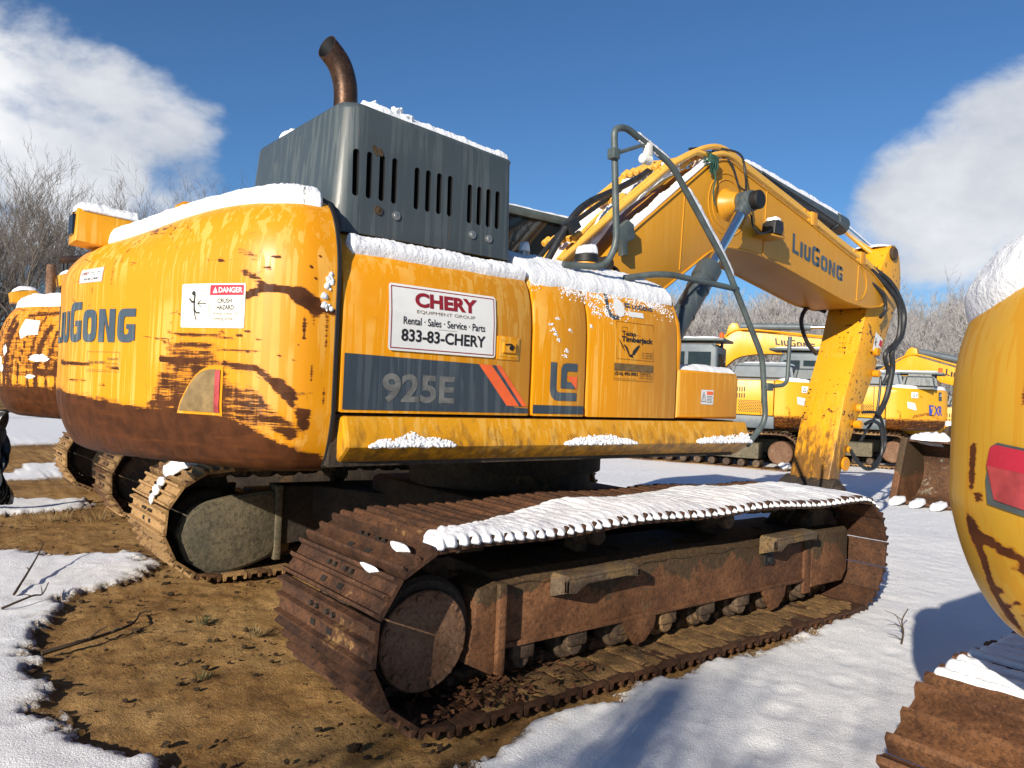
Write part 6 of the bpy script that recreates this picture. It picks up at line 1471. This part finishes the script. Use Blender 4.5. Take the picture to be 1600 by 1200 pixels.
# ------------------------------------------------------------------ small growth and litter
def litter():
    rnd = random.Random(4)
    def twig(name, P, r, label, br=3, mat='twig_dark'):
        mb = MB(); C_ = catmull(P, 5); mb.tube(C_, r, 6, 0, True, r*.4)
        for k in range(br):
            i = rnd.randint(2, len(C_)-2); d = Vector((rnd.gauss(0, 1), rnd.gauss(0, 1), abs(rnd.gauss(0, .5)))).normalized()*rnd.uniform(.05, .14); mb.tube([C_[i], C_[i]+d*.5+Vector((0, 0, .01)), C_[i]+d], r*.5, 5, 0, True, r*.2)
        o = mb.build(name, M[mat], None, True); tag(o, label, 'twig'); return o
    twig('twig', [(-3.12, 1.28, .05), (-2.98, 1.75, .10), (-2.88, 2.1, .14), (-2.82, 2.3, .19)], .010, 'long bare twig in the snow at the left edge', 1)
    twig('twig', [(-3.22, .95, .05), (-3.05, 1.02, .09), (-2.98, 1.10, .075), (-2.93, 1.22, .12)], .008, 'short forked twig in the snow at the left edge', 2)
    twig('twig', [(1.35, -2.58, .04), (1.42, -2.56, .10), (1.44, -2.54, .17), (1.50, -2.55, .24)], .007, 'small black twig standing in the snow near the right track', 4)
    twig('twig', [(-3.12, .02, .02), (-2.95, .06, .035), (-2.78, .16, .03), (-2.6, .3, .03), (-2.5, .55, .02)], .014, 'dark root lying across the dirt at the snow edge', 4)
    def tuft(name, x, y, n, h, mat, label, cat, sp=.05):
        mb = MB()
        for k in range(n):
            a = rnd.uniform(0, 2*PI); r = rnd.uniform(0, sp); b = Vector((x+r*math.cos(a), y+r*math.sin(a), 0)); d = Vector((math.cos(a)*rnd.uniform(.2, 1), math.sin(a)*rnd.uniform(.2, 1), rnd.uniform(.4, 1.2))).normalized()*h*rnd.uniform(.5, 1)
            w = Vector((-math.sin(a), math.cos(a), 0))*.0022; m_ = b+d*.6+Vector((0, 0, h*.06)); e = b+d+Vector((0, 0, -h*.12))
            mb.add([b-w, b+w, m_+w*.8, m_-w*.8, e], [[0, 1, 2, 3], [3, 2, 4]])
        o = mb.build(name, M[mat], None); tag(o, label, cat); return o
    tuft('grass_tuft', -2.20, .18, 60, .07, 'grass', 'dark green grass tuft in the bare dirt between the tracks', 'grass tuft')
    tuft('grass_tuft', -2.02, -.22, 70, .09, 'straw', 'pale straw tuft beside the near track bend', 'grass tuft')
    tuft('grass_tuft', -2.5, -.75, 30, .05, 'grass', 'small grass tuft alone in the middle of the dirt', 'grass tuft')
    tuft('dry_weed', -1.72, 3.75, 90, .30, 'twig_dark', 'tall dry brown weed clump beside the left track', 'weed', .16)
    tuft('dry_weed', -2.05, 4.25, 60, .22, 'straw', 'low dry weed clump left of the tall one', 'weed', .20)
    tuft('dry_weed', -2.45, 4.45, 70, .18, 'straw', 'straw coloured weeds at the far edge of the snow patch', 'weed', .25)
    # ground cover: straw, clods and crumbs on the dirt
    mb = MB(); kb = MB()
    n = 0
    while n < 2600:
        x, y = rnd.uniform(-3.6, 2.2), rnd.uniform(-2.3, 4.6)
        if inside((x, y), L1) or pdist((x, y), L1, True) < .04 and rnd.random() < .6: continue
        if inside((x, y), L2): continue
        if mn.noise((x*1.4, y*1.4, 3)) < rnd.uniform(-.5, .35): continue
        n += 1
        if rnd.random() < .42:
            r = abs(rnd.gauss(0, .007))+.003; kb.ball((x, y, .0+r*.2), r, 0, 1, (1.3, 1, .8), .9, n)
        else:
            a = rnd.uniform(0, 2*PI); l = rnd.uniform(.015, .07); d = Vector((math.cos(a), math.sin(a), rnd.uniform(-.05, .25)))*l; b = Vector((x, y, .006)); w = Vector((-math.sin(a), math.cos(a), 0))*rnd.uniform(.0010, .0022)
            mb.add([b-w, b+w, b+d*.55+w+Vector((0, 0, .006)), b+d*.55-w+Vector((0, 0, .006)), b+d], [[0, 1, 2, 3], [3, 2, 4]], rnd.choice((0, 1, 1)))
    o = mb.build('straw_litter', [M['straw'], M['twig_dark']], None); tag(o, 'scattered straw and stalks on the dirt', 'straw', kind='stuff')
    o = kb.build('soil_crumbs', M['shaded_dirtcake'], None, True); tag(o, 'loose dark soil crumbs on the dirt', 'soil', kind='stuff')
    # dead leaves caught in the near track
    mb = MB()
    for k in range(420):
        x = rnd.gauss(-1.45, .30); y = rnd.uniform(-2.03, -1.6); z = .075+abs(rnd.gauss(0, .035)) 
        a = rnd.uniform(0, 6.3); s = rnd.uniform(.015, .04); u = Vector((math.cos(a), math.sin(a), rnd.gauss(0, .35))); v = Vector((-math.sin(a), math.cos(a), rnd.gauss(0, .35))); c = Vector((x, y, z))
        mb.add([c-u*s, c-v*s*.45+u*s*.1, c+u*s, c+v*s*.45+u*s*.1], [[0, 1, 2, 3]])
    o = mb.build('dead_leaves', M['leaf'], None); tag(o, 'brown dead leaves heaped inside the near track bend', 'leaves', kind='stuff')
litter()
